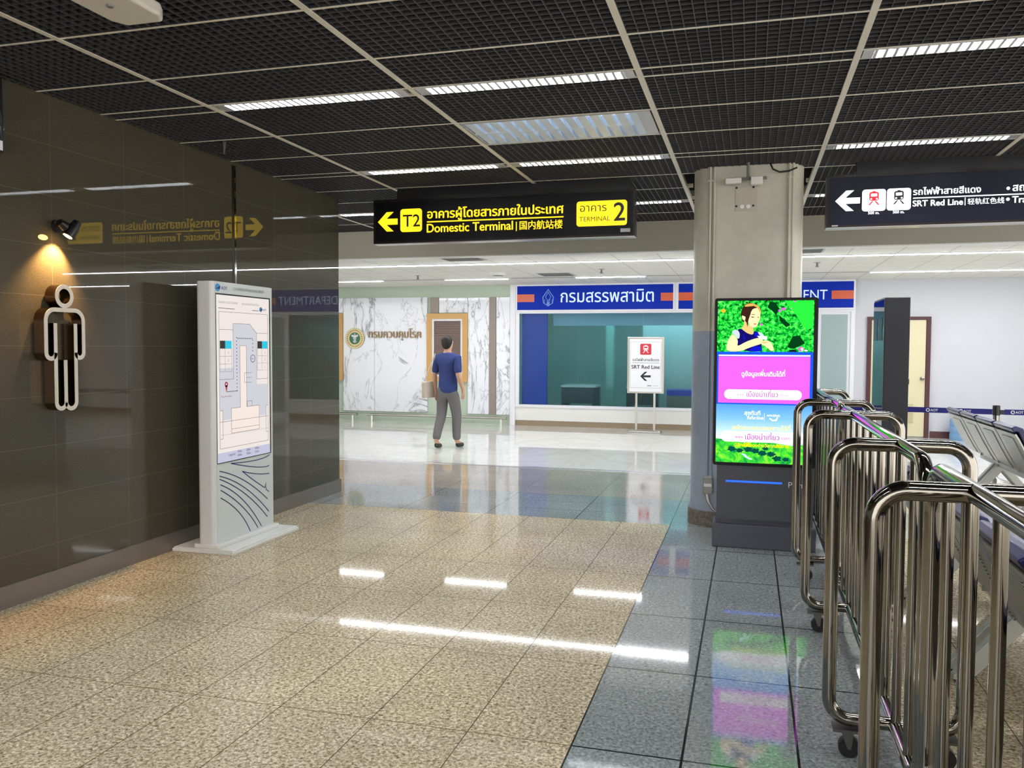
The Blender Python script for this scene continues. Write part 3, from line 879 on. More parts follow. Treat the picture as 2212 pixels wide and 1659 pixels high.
# ------------------------------------------------------------------ pillar (structure) and what is fixed on it
px, py, ph = PIL
FZ = Fr((0, 0, 0), (1, 0, 0), (0, 1, 0))
def roundsq(h, r): return [(px + x, py + y) for x, y in rrect(-h, h, -h, h, r, 10)]
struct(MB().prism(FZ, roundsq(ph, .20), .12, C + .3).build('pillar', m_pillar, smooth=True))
struct(MB().prism(FZ, roundsq(ph + .018, .21), 0, .125).build('baseboard_pillar', m_conc, smooth=True))
yf = py - ph
def conduit(x, z0, z1, lab):
    t = thing('conduit', lab, 'pipe', (x, yf - .014, 0), group='conduits on the pillar')
    MB().tube([(0, 0, z0), (0, 0, z1)], .0105, 10).build('pipe', m_pillar, t, True)
    for z in (z1 - .12, z1 * .55): MB().box(-.0145, .0145, -.008, .014, z, z + .018).build('clip', m_pillar, t)
xq = -.310
conduit(xq - .015, .40, C, 'left conduit of the pair on the left of the pillar')
conduit(xq + .017, .40, C, 'right conduit of the pair on the left of the pillar')
conduit(.278, .02, C, 'left conduit of the pair on the right of the pillar')
conduit(.306, .02, C, 'right conduit of the pair on the right of the pillar')
jb = thing('junction_box', 'small grey electrical box low on the pillar with a white label', 'electrical box', (xq, yf, .28))
MB().box(-.038, .038, -.075, 0, 0, .125).build('body', mat('box_grey', (128, 128, 122), .4, .4), jb, bevel=.004)
MB().box(-.03, .03, -.05, -.01, .125, .14).build('collar', m_lgrey, jb)
MB().rect(FY(-.075), -.03, .03, .06, .085, 0, .001).build('label', m_paper, jb)
tag(MB().tube([(xq - .01, yf - .04, .275), (xq, yf - .045, .22), (xq + .04, yf - .05, .16), (xq + .09, yf - .05, .12), (xq + .15, yf - .05, .05), (xq + .2, yf - .05, .01)], .011, 10).build('flexible_conduit', m_steel, None, True), 'bent steel conduit running from the electrical box behind the screen kiosk', 'pipe')
mp = thing('camera_mount_remains', 'worn plate with bolt holes left on the upper pillar', 'mounting plate', (-.048, yf, 2.55))
MB().box(-.085, .085, -.004, 0, 0, .19).build('plate', mat('worn_plate', (188, 184, 170), .5), mp, bevel=.003)
f = FY(-.004)
for x, z in ((-.075, .185), (.055, .185), (-.075, .04), (.055, .04)): MB().disc(f, x, z, .009, 0, .003, 10).build('bolt_hole', m_ink, mp)
for x in (-.03, .018): MB().disc(f, x, .035, .016, 0, .003, 14).build('filler_patch', m_paper, mp)
eb = thing('bracket_lamp', 'small white bracket fitting hanging from the ceiling in front of the pillar', 'fitting', (-.055, yf - .12, C - .13))
MB().tube([(.02, .02, .0), (.02, .02, .15)], .012, 8).build('rod', m_grey, eb)
MB().box(-.15, -.03, -.025, .03, -.03, .01).build('left_box', m_white, eb, bevel=.004)
MB().box(.04, .13, -.03, .03, -.045, .015).build('right_box', m_white, eb, bevel=.006)
MB().box(-.15, .16, .02, .045, .0, .02).build('bar', m_grey, eb)
tag(MB().tube([(.13, yf - .05, C - .002), (.15, yf - .06, C - .05), (.20, yf - .06, C - .075), (.27, yf - .06, C - .07), (.33, yf - .05, C - .045)], .007, 8).build('hanging_cable', m_rubber, None, True), 'black cable looping below the ceiling at the top of the pillar', 'cable')

# ------------------------------------------------------------------ hanging signs
def hang_sign(name, lab, x0, x1, y, z0, z1, face, frame_m):
    t = thing(name, lab, 'sign', ((x0 + x1) / 2, y, z0))
    hw = (x1 - x0) / 2; h = z1 - z0
    MB().box(-hw + .006, hw - .006, .004, .11, .006, h - .006).build('box', m_black, t)
    MB().box(-hw + .012, hw - .012, 0, .004, .012, h - .012).build('face', face, t)
    MB().stroke(FY(0), [(-hw + .008, .008), (hw - .008, .008), (hw - .008, h - .008), (-hw + .008, h - .008)], .018, -.11, .006, True).build('frame', frame_m, t)
    MB().box(-hw, hw, -.008, .115, -.006, 0).build('bottom_edge', m_steel, t)
    MB().box(-hw + .22, hw - .05, .03, .10, h, C - z0).build('mounting_box', m_black, t)
    return t, Fr((-(x0 + x1) / 2, 0, -z0), (1, 0, 0), (0, 0, 1))
t, f = hang_sign('direction_sign', 'black hanging sign with yellow lettering pointing to the domestic terminal', -3.383, -.960, 7.22, 2.412, 2.812, m_signk, m_frame_dark)
b = MB(); arrow_left(b, f, -3.342, -3.145, 2.611, .178, .055, 0, .002); b.build('arrow', m_yel, t)
tb = MB().prism(f, rrect(-3.117, -2.904, 2.512, 2.722, .028), 0, .0015).build('terminal_badge', m_yel, t)
b = MB(); text(b, f, 'T2', -3.090, 2.560, w=.166, bold=.008, d=.003); b.build('badge_lettering', m_ink, tb)
b = MB(); text(b, f, 'อาคารผู้โดยสารภายในประเทศ', -2.850, 2.628, w=1.266, asp=1.0, bold=.022, d=.003); b.build('thai_lettering', m_yel, t)
MB().rect(f, -2.855, -1.582, 2.591, 2.602, 0, .002).build('rule', m_yel, t)
b = MB(); text(b, f, 'Domestic Terminal', -2.855, 2.501, w=.815, asp=1.05, bold=.016, d=.002); b.build('english_lettering', m_yel, t)
MB().rect(f, -2.012, -2.004, 2.487, 2.568, 0, .002).build('divider', m_yel, t)
b = MB()
text(b, f, '国内航站楼', -1.978, 2.503, w=.388, asp=1.05, bold=.010, d=.002); b.build('chinese_lettering', m_yel, t)
yb = MB().prism(f, rrect(-1.466, -1.028, 2.506, 2.721, .025), 0, .0015).build('terminal_panel', m_yel, t)
b = MB(); text(b, f, 'อาคาร', -1.436, 2.632, w=.232, asp=.95, bold=.0, d=.003); text(b, f, 'TERMINAL', -1.441, 2.548, w=.268, bold=.0, d=.003)
text(b, f, '2', -1.140, 2.546, w=.094, asp=1.02, bold=.012, d=.003); b.build('panel_lettering', m_ink, yb)
MB().rect(f, -1.083, -1.0, 2.447, 2.478, 0, .0015).build('asset_sticker', m_lgrey, t)

t, f = hang_sign('direction_sign', 'black hanging sign with white lettering and two train symbols', .557, 2.72, 7.05, 2.404, 2.806, m_signk2, m_frame_dark)
b = MB(); arrow_left(b, f, .622, .802, 2.608, .158, .046, 0, .002); b.build('arrow', m_swhite, t)
for x0, mm, cap_ in ((.817, m_sred, 'Red Line'), (.994, m_ink, 'TRAIN')):
    pb = MB().prism(f, rrect(x0, x0 + .170, 2.522, 2.688, .022), 0, .0015).build('train_badge', m_swhite, t)
    train(MB(), f, x0 + .085, 2.618, .125, .0015, .003).build('train_symbol', mm, pb)
    train_lights(MB(), f, x0 + .085, 2.618, .125, .003, .0042).build('train_windows', m_swhite, pb)
    b = MB(); text(b, f, cap_, x0 + .085, 2.530, size=.022, d=.003, align='c'); b.build('badge_caption', mm, pb)
    b = MB(); text(b, f, '500 m.', x0 + .085, 2.498, size=.030, bold=.02, d=.002, align='c'); b.build('distance', m_swhite, t)
b = MB(); text(b, f, 'รถไฟฟ้าสายสีแดง', 1.179, 2.632, w=.462, bold=.020, d=.003); b.build('thai_lettering', m_swhite, t)
b = MB(); text(b, f, 'SRT Red Line', 1.178, 2.546, w=.344, bold=.024, d=.002); b.build('english_lettering', m_swhite, t)
MB().rect(f, 1.535, 1.540, 2.540, 2.598, 0, .002).build('divider', m_swhite, t)
b = MB(); text(b, f, '轻轨红色线', 1.555, 2.548, w=.245, bold=.008, d=.002); b.build('chinese_lettering', m_swhite, t)
for z in (2.653, 2.573): MB().disc(f, 1.824, z, .012, 0, .002, 14).build('bullet', m_swhite, t)
b = MB(); text(b, f, 'สถานีรถไฟ', 1.853, 2.632, size=.075, bold=.02, d=.003); b.build('thai_lettering', m_swhite, t)
b = MB(); text(b, f, 'Train Station', 1.853, 2.546, size=.068, bold=.024, d=.002); b.build('english_lettering', m_swhite, t)
MB().rect(f, 1.179, 2.62, 2.604, 2.612, 0, .002).build('rule', m_swhite, t)
MB().rect(f, .60, .645, 2.412, 2.422, .006, .0065).build('asset_sticker', m_lgrey, t)

# ------------------------------------------------------------------ things on the dark wall
wp = thing('toilet_pictogram', 'outlined standing-man toilet sign in pale metal on the dark wall', 'sign', (XW, 0, 0))
f = FX(0)
def arc(cx, cy, r, a0, a1, n=10): return [(cx + r * math.cos(math.radians(a0 + (a1 - a0) * i / n)), cy + r * math.sin(math.radians(a0 + (a1 - a0) * i / n))) for i in range(n + 1)]
p1 = arc(3.922, 1.415, .034, 0, -180) + arc(3.952, 1.600, .064, 180, 90) + arc(4.104, 1.600, .064, 90, 0) + arc(4.137, 1.415, .031, 0, -180)
p2 = [(3.956, 1.586), (3.956, 1.40)] + arc(3.9915, 1.125, .0355, 180, 355)
p3 = [(4.027, 1.372), (4.027, 1.125)]
p4 = [(4.106, 1.586), (4.106, 1.40)] + arc(4.0665, 1.125, .0395, 0, -175)
sides = MB(); face = MB()
for pth in (p1, p2, p3, p4):
    sides.stroke(f, pth, .024, .012, .084); face.stroke(f, pth, .0245, .084, .087)
sides.ring(f, 4.027, 1.744, .056, .024, .012, .084, 36); face.ring(f, 4.027, 1.744, .056, .0245, .084, .087, 36)
sides.build('return_edges', m_picside, wp, label='bronze side returns of the outline'); face.build('face', m_picface, wp)
wl = thing('wall_spotlight', 'small black spotlight glowing warm above the man pictogram', 'wall lamp', (XW, 4.02, 2.14))
MB().tube([(0, .04, .02), (.02, .04, .02)], .035, 18).build('base', m_black, wl, True)
MB().tube([(.02, .04, .02), (.075, .03, .005)], .009, 8).build('arm', m_black, wl)
_a = Vector((.11, .07, .02)); _d = Vector((-.28, -.45, -.85)).normalized()
MB().tube([_a - _d * .03, _a + _d * .02, _a + _d * .075], [.024, .034, .036], 18).build('head', m_black, wl, True)
MB().tube([_a + _d * .070, _a + _d * .0765], .026, 16).build('bulb', m_bulb, wl)
MB().tube([(.085, -.02, .03), (.085, .02, .01)], [.022, .03], 14).build('heat_sink', m_black, wl, True)
sl = bpy.data.lights.new('spot_glow', 'SPOT'); sl.energy = 62; sl.color = (1.0, .55, .20); sl.spot_size = math.radians(92); sl.spot_blend = .7; sl.shadow_soft_size = .012
so = bpy.data.objects.new('spot_glow', sl); COL.objects.link(so); so.parent = wl
so.location = _a + _d * .085; so.rotation_euler = Vector((-.34, -.12, -.93)).to_track_quat('-Z', 'Y').to_euler()

ts = thing('wall_display', 'dark wall-mounted display at the left edge with a white strip below', 'display', (XW, 3.1, 2.48))
MB().box(0, .10, -.52, .52, 0, .40).build('body', m_black, ts, bevel=.006)
MB().rect(FX(.10), -.5, .5, .07, .385, 0, .003).build('screen', mat('dim_display', (26, 34, 46), .2), ts)
MB().rect(FX(.10), -.5, .51, .012, .062, 0, .003).build('label_strip', m_paper, ts)
el = thing('emergency_light', 'white box unit hanging from the ceiling at the top edge', 'ceiling unit', (-2.42, 2.78, C - .07))
MB().prism(Fr((0, 0, 0), (1, 0, 0), (0, 1, 0)), [(-.12, -.25), (.12, -.25), (.12, .14), (.085, .20), (-.085, .20), (-.12, .14)], -.055, .0).build('body', m_off, el, bevel=.012, seg=3)
MB().lathe([(.012, -.062), (.016, -.055)], seg=14).build('indicator', m_grey, el)
MB().tube([(0, -.05, 0), (0, -.05, .07)], .02, 10).build('mount', m_off, el)
MB().lathe([(.008, -.09), (.012, -.06), (.02, -.01), (.024, 0)], c=(-3.62, 5.25, C), seg=10).build('sprinkler', m_black, None, True)
tag(bpy.data.objects['sprinkler.003'], 'small dark sprinkler under the dark ceiling near the left wall', 'sprinkler')

# ------------------------------------------------------------------ map totem
tt = thing('map_totem', 'white double-sided map totem standing against the dark wall', 'totem', (-3.66, 5.46, 0))
MB().box(-.27, .225, -.425, .465, 0, .022).box(-.262, .217, -.417, .457, .022, .032).build('base_plate', m_white, tt, bevel=.004)
MB().prism(FZ, rrect(-.105, .105, -.412, .385, .02), .032, .062).build('foot', m_white, tt, bevel=.006)
MB().prism(FZ, rrect(-.072, .066, -.402, .346, .032, 8), .062, 1.91).build('body', m_totem, tt, True)
fr = Fr((.066, -.032, 0), (0, 1.108, 0), (0, 0, 1))
MB().prism(fr, rrect(-.308, .342, .065, 1.908, .004), -.02, .003).build('front_panel', mat('totem_front', (214, 222, 222), .22), tt)
MB().rect(fr, -.305, .315, .625, 1.828, .003, .006).build('screen_bezel', m_blackgloss, tt)
scr = MB().rect(fr, -.303, .297, .632, 1.818, .006, .008).build('screen', e_mapbg, tt)
def mapx(x): return -.303 + (x - 650) / 590 * .60        # zoom-picture columns to metres
d0, d1 = .008, .0086
def mp_(b, pts, mz=None): return [(q, z) for q, z in pts]
b = MB()
b.prism(fr, [(-.275, .93), (.272, .93), (.272, 1.38), (.272, 1.17), (.14, 1.17), (.14, 1.56), (.06, 1.62), (-.13, 1.62), (-.13, 1.30), (-.275, 1.30)], d0, d0 + .0003)
b.build('lanes', e_maplane, scr)
b = MB().rect(fr, -.055, .018, .98, 1.46, d0 + .0004, d1).rect(fr, -.155, .165, .83, 1.01, d0 + .0004, d1).rect(fr, -.275, -.25, .80, 1.0, d0 + .0004, d1).rect(fr, .25, .272, .80, 1.0, d0 + .0004, d1)
b.build('buildings', e_mapblk, scr)
MB().rect(fr, -.303, .297, .632, .70, d0, d0 + .0003).build('footer', e_mapfoot, scr)
b = MB(); w = .0022; q0, q1 = d1, d1 + .0004
for pts, cl in ((([(-.28, .73), (.276, .73), (.276, 1.70), (-.28, 1.70)]), True), ([(-.28, 1.575), (-.13, 1.575), (-.13, 1.62), (.06, 1.62), (.14, 1.555), (.276, 1.555)], False), ([(-.13, 1.575), (-.13, 1.22), (-.275, 1.22)], False), ([(.14, 1.555), (.14, 1.21), (.276, 1.21)], False),
                ([(-.055, 1.01), (-.055, 1.46), (.018, 1.46), (.018, 1.01), (.165, 1.01), (.165, .83), (-.155, .83), (-.155, 1.01)], True), ([(-.155, .86), (.165, .86)], False), ([(-.28, .92), (.276, .92)], False),
                ([(-.275, 1.0), (-.25, 1.0), (-.25, .80), (-.275, .80)], False), ([(.272, 1.0), (.25, 1.0), (.25, .80), (.272, .80)], False), ([(-.005, 1.26), (.08, 1.26)], False), ([(-.005, 1.19), (.08, 1.19)], False), ([(.02, 1.225), (.08, 1.225)], False), ([(-.005, 1.19), (-.005, 1.26)], False), ([(.022, 1.01), (.022, 1.05), (.08, 1.05), (.08, 1.01)], False)):
    b.stroke(fr, pts, w, q0, q1, cl)
for k in range(24): b.rect(fr, -.27 + k * .0228, -.258 + k * .0228, .824, .826, q0, q1)
b.build('map_outlines', m_ink, scr)
b = MB()
for k in range(16): b.rect(fr, -.094, -.087, 1.13 + k * .0257, 1.138 + k * .0257, q0, q1)
for k in range(10): b.rect(fr, -.08 + k * .018, -.072 + k * .018, 1.51, 1.518, q0, q1)
for k in range(4): b.rect(fr, .09, .097, 1.42 + k * .026, 1.428 + k * .026, q0, q1)
for k in range(7): b.rect(fr, -.20 + k * .017, -.192 + k * .017, 1.128, 1.136, q0, q1)
b.ring(fr, .094, 1.365, .027, .004, q0, q1, 24); text(b, fr, '90 m.', .094, 1.358, size=.018, d=q1, align='c')
b.build('dotted_route', m_navyink, scr)
b = MB().ring(fr, -.208, 1.185, .013, .010, q0, q1, 18).prism(fr, [(-.222, 1.178), (-.194, 1.178), (-.208, 1.125)], q0, q1)
text(b, fr, 'You Are Here', -.208, 1.093, size=.020, d=q1, align='c'); b.build('location_pin', m_red, scr)
for x0 in (-.272, .150):
    b = MB().rect(fr, x0 + .055, x0 + .125, 1.44, 1.495, q0, q1); b.build('table_header', e_cyan, scr)
    b = MB().rect(fr, x0, x0 + .055, 1.44, 1.495, q0, q1); b.build('table_icon', m_ink, scr)
    b = MB()
    for z in (1.44, 1.385, 1.33, 1.275): b.stroke(fr, [(x0, z), (x0 + .125, z)], .002, q0, q1)
    for x in (x0, x0 + .055, x0 + .125): b.stroke(fr, [(x, 1.44), (x, 1.275)], .002, q0, q1)
    for k, c2 in enumerate(('3', '3', '1')): text(b, fr, c2, x0 + .09, 1.402 - k * .055, size=.024, d=q1, align='c')
    b.build('stall_table', m_greyink, scr)
b = MB()
text(b, fr, 'AVAILABLE TOILET SIGNAGE', -.285, 1.760, w=.21, bold=.0, d=q0, asp=1.3); text(b, fr, 'ระบบแสดงห้องน้ำว่าง', -.03, 1.760, w=.2, d=q0)
b.rect(fr, -.285, -.11, 1.722, 1.727, q0, q1); b.rect(fr, .09, .17, 1.722, 1.727, q0, q1)
text(b, fr, 'Legend', -.19, .668, size=.026, bold=.01, d=q0)
for k in range(3):
    for z in (.655, .682): b.rect(fr, -.09 + k * .10, -.04 + k * .10, z, z + .005, q0, q1); b.rect(fr, -.09 + k * .10, -.05 + k * .10, z + .009, z + .013, q0, q1)
b.build('small_print', m_greyink, scr)
def aot(par, fr, cx, cy, s, d, col1, col2, col3):
    MB().disc(fr, cx, cy, s, d, d + .0006, 28).build('logo_disc', col1, par)
    MB().prism(fr, [(cx - s * 1.15, cy - s * .35), (cx - s * .2, cy - s * .15), (cx + s * .9, cy + s * .45), (cx + s * 1.1, cy + s * .45), (cx + s * .8, cy - s * .35)], d + .0006, d + .0012).build('logo_wing', col2, par)
    b = MB(); text(b, fr, 'AOT', cx + s * 1.35, cy - s * .42, size=s * 1.15, bold=.02, d=d + .0006); b.build('logo_lettering', col3, par)
m_logoblue = mat('logo_blue', (60, 150, 214), .4)
aot(tt, fr, -.282, 1.868, .027, .003, m_logoblue, m_navyink, m_navyink)
aot(scr, fr, .195, 1.735, .018, q0, m_logoblue, m_navyink, m_navyink)
b = MB(); text(b, fr, 'DON MUEANG INTERNATIONAL AIRPORT', -.115, 1.860, w=.36, bold=.01, d=.0036, asp=1.5); b.build('airport_name', m_greyink, tt)
b = MB()
def bow(a, m_, e):
    c = (2 * m_[0] - (a[0] + e[0]) / 2, 2 * m_[1] - (a[1] + e[1]) / 2)
    q = [((1 - k / 16) ** 2 * a[0] + 2 * k / 16 * (1 - k / 16) * c[0] + (k / 16) ** 2 * e[0], (1 - k / 16) ** 2 * a[1] + 2 * k / 16 * (1 - k / 16) * c[1] + (k / 16) ** 2 * e[1]) for k in range(17)]
    b.stroke(fr, q, .0065, .003, .0042)
for a, m_, e in (((-.281, .573), (-.007, .460), (.269, .271)), ((-.281, .538), (.004, .401), (.282, .172)), ((-.281, .516), (.004, .357), (.264, .133)),
                 ((-.274, .476), (-.027, .319), (.189, .077)), ((-.272, .436), (-.037, .273), (.146, .075)), ((-.272, .381), (-.079, .242), (.053, .070)),
                 ((-.159, .611), (.138, .594), (.297, .613)), ((-.159, .611), (.138, .540), (.292, .530)), ((-.033, .534), (.138, .488), (.292, .468)), ((-.033, .534), (.10, .446), (.225, .371))):
    bow(a, m_, e)
b.stroke(fr, [(.225, .371), (.232, .366), (.240, .376), (.249, .398), (.245, .372), (.255, .345), (.287, .326)], .0055, .003, .0042)
b.build('wave_pattern', m_navyink, tt)

# ------------------------------------------------------------------ screen kiosk before the pillar
kk = thing('screen_kiosk', 'tall digital advertising kiosk standing in front of the pillar', 'kiosk', (.115, 6.30, 0))
MB().box(-.36, .362, 0, .34, 0, .172).build('plinth', m_kplinth, kk, bevel=.006)
MB().box(-.335, .34, .05, .13, .172, .62).box(-.335, .34, .035, .05, .205, .62).build('lower_body', m_kiosk, kk)
MB().prism(Fr((0, .02, 0), (1, 0, 0), (0, 0, 1)), rrect(-.365, .348, .603, 1.822, .018), -.06, .0).build('screen_frame', mat('kiosk_bezel', (12, 12, 16), .4, spec=.2), kk, bevel=.003)
MB().box(-.30, .30, .08, .13, .62, 1.80).build('rear_case', m_black, kk)
f = Fr((-.115, .02, 0), (1, 0, 0), (0, 0, 1))
SX0, SX1 = -.230, .434
sc_ = MB().rect(f, SX0, SX1, .626, 1.802, 0, .001).build('screen', e_blue, kk)
MB().rect(f, -.155, .24, .478, .492, -.015, -.0125).build('led_bar', e_led, kk)
b = MB(); text(b, f, 'Plan B', .283, .455, size=.062, d=-.012); b.build('lettering', m_paper, kk)
def Q(x, y): return (SX0 + (x - 170) / 1740 * (SX1 - SX0), 1.802 - (y - 155) / 930 * (1.802 - 1.434))
photo = MB().rect(f, SX0, SX1, 1.434, 1.802, .001, .0015).build('advert_photo', e_leaf, sc_, label='moving picture of a woman before green foliage')
e0 = .0016
def soft(pl):
    for _ in range(2):
        pl = [q for i in range(len(pl)) for q in ((pl[i][0] * .75 + pl[(i + 1) % len(pl)][0] * .25, pl[i][1] * .75 + pl[(i + 1) % len(pl)][1] * .25), (pl[i][0] * .25 + pl[(i + 1) % len(pl)][0] * .75, pl[i][1] * .25 + pl[(i + 1) % len(pl)][1] * .75))]
    return pl
def part(name, m, *polys):
    global e0
    b = MB()
    for pl in polys: b.prism(f, [Q(*q) for q in (soft(pl) if name not in ('phone', 'broad_leaf', 'dark_leaves', 'hair_lock', 'phone_stand') else pl)], e0, e0 + .0002)
    e0 += .0003
    return b.build(name, m, photo)
part('dark_leaves', emi('screen_shadow', (4, 70, 28), SCR * .7), [(1120, 170), (1220, 190), (1290, 300), (1240, 420), (1150, 330), (1080, 280)], [(1290, 420), (1500, 600), (1420, 640), (1300, 520)], [(1540, 800), (1660, 790), (1760, 930), (1560, 1030), (1440, 1000)])
part('broad_leaf', emi('screen_leaf', (40, 226, 60), SCR), [(1400, 170), (1620, 165), (1900, 160), (1900, 640), (1800, 690), (1700, 600), (1600, 420), (1480, 300)], [(960, 540), (1180, 600), (1400, 700), (1180, 640)])
part('hair_back', e_hair, [(640, 250), (700, 200), (800, 190), (900, 240), (960, 330), (960, 420), (760, 420), (740, 540), (650, 560), (610, 480), (590, 380)], [(670, 200), (700, 170), (730, 180), (715, 205)])
part('neck', e_skin2, [(660, 480), (720, 600), (830, 610), (840, 800), (760, 800), (600, 660), (660, 600)])
part('face', e_skin, [(740, 400), (800, 310), (900, 280), (955, 340), (955, 430), (945, 490), (920, 560), (885, 630), (840, 650), (760, 610), (720, 520)], [(610, 440), (640, 405), (685, 440), (680, 510), (640, 510)])
part('fringe', e_hairl, [(700, 210), (830, 200), (940, 270), (968, 390), (950, 380), (900, 290), (840, 250), (640, 270)])
part('hair_lock', e_hair, [(770, 350), (780, 380), (740, 500), (720, 640), (705, 560), (730, 420)], [(640, 270), (845, 250), (800, 330), (740, 430), (690, 450), (620, 420), (600, 380)])
part('eyes', e_hair, [(780, 440), (850, 452), (840, 465), (790, 458)], [(900, 452), (930, 448), (930, 462), (905, 464)], [(780, 400), (860, 405), (855, 415), (785, 410)])
part('lips', e_lip, [(825, 570), (880, 565), (885, 585), (850, 600)])
part('dress', e_top, [(540, 680), (600, 655), (720, 750), (830, 780), (840, 700), (930, 730), (950, 800), (1010, 1082), (700, 1082), (540, 1000), (550, 850)])
part('dress_sheen', e_topb, [(640, 740), (700, 860), (660, 870)], [(840, 720), (910, 740), (940, 800), (860, 820)], [(830, 980), (980, 980), (1010, 1082), (740, 1082)])
part('lace_sleeve', e_grey, [(430, 740), (480, 680), (550, 690), (590, 760), (570, 870), (480, 770)], [(900, 710), (980, 740), (1040, 800), (950, 800)])
part('arms', e_skin, [(430, 770), (480, 775), (560, 880), (530, 1000), (700, 900), (900, 830), (1000, 830), (1010, 930), (880, 970), (760, 1010), (600, 1082), (330, 1082), (360, 900)], [(980, 880), (1130, 880), (1180, 960), (1215, 1060), (1150, 1075), (1100, 1010), (980, 950)])
part('phone', e_white, [(900, 795), (1085, 800), (1075, 872), (950, 846)])
part('hand_shade', e_skin2, [(980, 900), (1100, 900), (1080, 930), (1000, 935)])
part('flowers', e_flow, [(1310, 290), (1400, 285), (1415, 320), (1350, 340)], [(1270, 320), (1330, 330), (1320, 370), (1280, 360)], [(950, 570), (1000, 565), (1000, 610), (950, 605)], [(1530, 155), (1590, 170), (1570, 200)], [(1490, 290), (1520, 295), (1510, 330)])
part('yellow_flower', e_orange, [(230, 320), (280, 290), (330, 330), (300, 375), (240, 365)])
part('channel_mark', e_flow, [(1640, 1010), (1690, 985), (1740, 1010), (1740, 1050), (1690, 1080), (1640, 1050)])
part('channel_mark_white', e_white, [(1680, 1010), (1730, 1010), (1720, 1080), (1690, 1050)], [(1745, 1045), (1810, 1045), (1810, 1070), (1745, 1070)])
part('phone_stand', e_dark, [(1480, 1050), (1560, 1040), (1620, 1082), (1480, 1082)])
MB().rect(f, -.218, .414, 1.402, 1.412, .001, .0018).build('white_rule', e_white, sc_)
pk = MB().rect(f, -.218, .414, 1.062, 1.398, .001, .0016).build('pink_panel', e_pink, sc_)
b = MB(); text(b, f, 'ดูข้อมูลเพิ่มเติมได้ที่', -.055, 1.258, w=.30, asp=1.15, bold=.022, d=.0022); b.build('pink_caption', e_white, pk)
MB().prism(f, rrect(-.175, .362, 1.090, 1.160, .034, 8), .0016, .0022).build('search_pill', e_white, pk)
b = MB(); text(b, f, 'www.', -.085, 1.116, w=.056, d=.0026); text(b, f, 'เมืองน่าเที่ยว', -.016, 1.108, w=.215, asp=1.2, bold=.008, d=.0026); text(b, f, '.com', .215, 1.116, w=.05, d=.0026); b.build('web_address', e_mag, pk)
sk = MB().rect(f, SX0, SX1, .626, 1.052, .001, .0014).build('landscape_panel', e_sky, sc_)
hl = MB().prism(f, [(SX0, .626), (SX1, .626), (SX1, .775), (.30, .760), (.12, .785), (-.05, .775), (-.15, .79), (SX0, .80)], .0014, .0018).build('hills', e_hill, sk)
b = MB()
for cx, cz_, s in ((-.115, .725, .03), (-.06, .715, .026), (.0, .725, .03), (.05, .715, .028), (.10, .70, .03), (.16, .695, .03), (.20, .665, .03), (.26, .66, .022), (.33, .68, .018), (.12, .735, .02)):
    b.prism(f, [(cx + s * (1 + .25 * math.sin(5 * a + cx * 90)) * math.cos(a), cz_ + .62 * s * (1 + .2 * math.cos(7 * a)) * math.sin(a)) for a in [2 * PI * i / 22 for i in range(22)]], .0018, .0020)
b.build('trees', e_dgreen, hl)
MB().prism(f, [(-.05, .694), (-.02, .69), (.0, .67), (.03, .655), (.02, .648), (-.02, .665)], .0018, .0021).build('stream', e_stream, hl)
b = MB()
text(b, f, 'สุขทันที', -.03, .977, w=.11, bold=.02, d=.002); text(b, f, 'ที่เที่ยวไทย', -.01, .945, w=.11, bold=.02, d=.002)
b.rect(f, .108, .110, .935, .990, .0014, .002); text(b, f, 'AMAZING', .125, .968, w=.09, bold=.02, d=.002); b.stroke(f, [(.145, .955), (.165, .940), (.19, .942), (.20, .965)], .010, .0014, .002)
b.build('campaign_marks', e_white, sk)
b = MB(); text(b, f, 'แค่ตอบแบบสอบถามได้ที่', -.112, .868, w=.40, bold=.03, d=.002); b.build('pale_caption', e_pyel, sk)
MB().prism(f, rrect(-.192, .40, .778, .856, .036, 8), .0018, .0024).build('search_pill', e_white, sk)
b = MB(); text(b, f, 'www.', -.096, .806, w=.066, bold=.01, d=.0028); text(b, f, 'เมืองน่าเที่ยว', -.022, .798, w=.236, asp=1.1, bold=.012, d=.0028); text(b, f, '.com', .222, .803, w=.066, bold=.005, d=.0028); b.build('web_address', e_mag, sk)
b = MB(); text(b, f, 'มีสิทธิ์ได้ของรางวัลทุกสัปดาห์', -.095, .744, w=.375, bold=.02, d=.0026); b.build('yellow_caption', e_yel, sk)

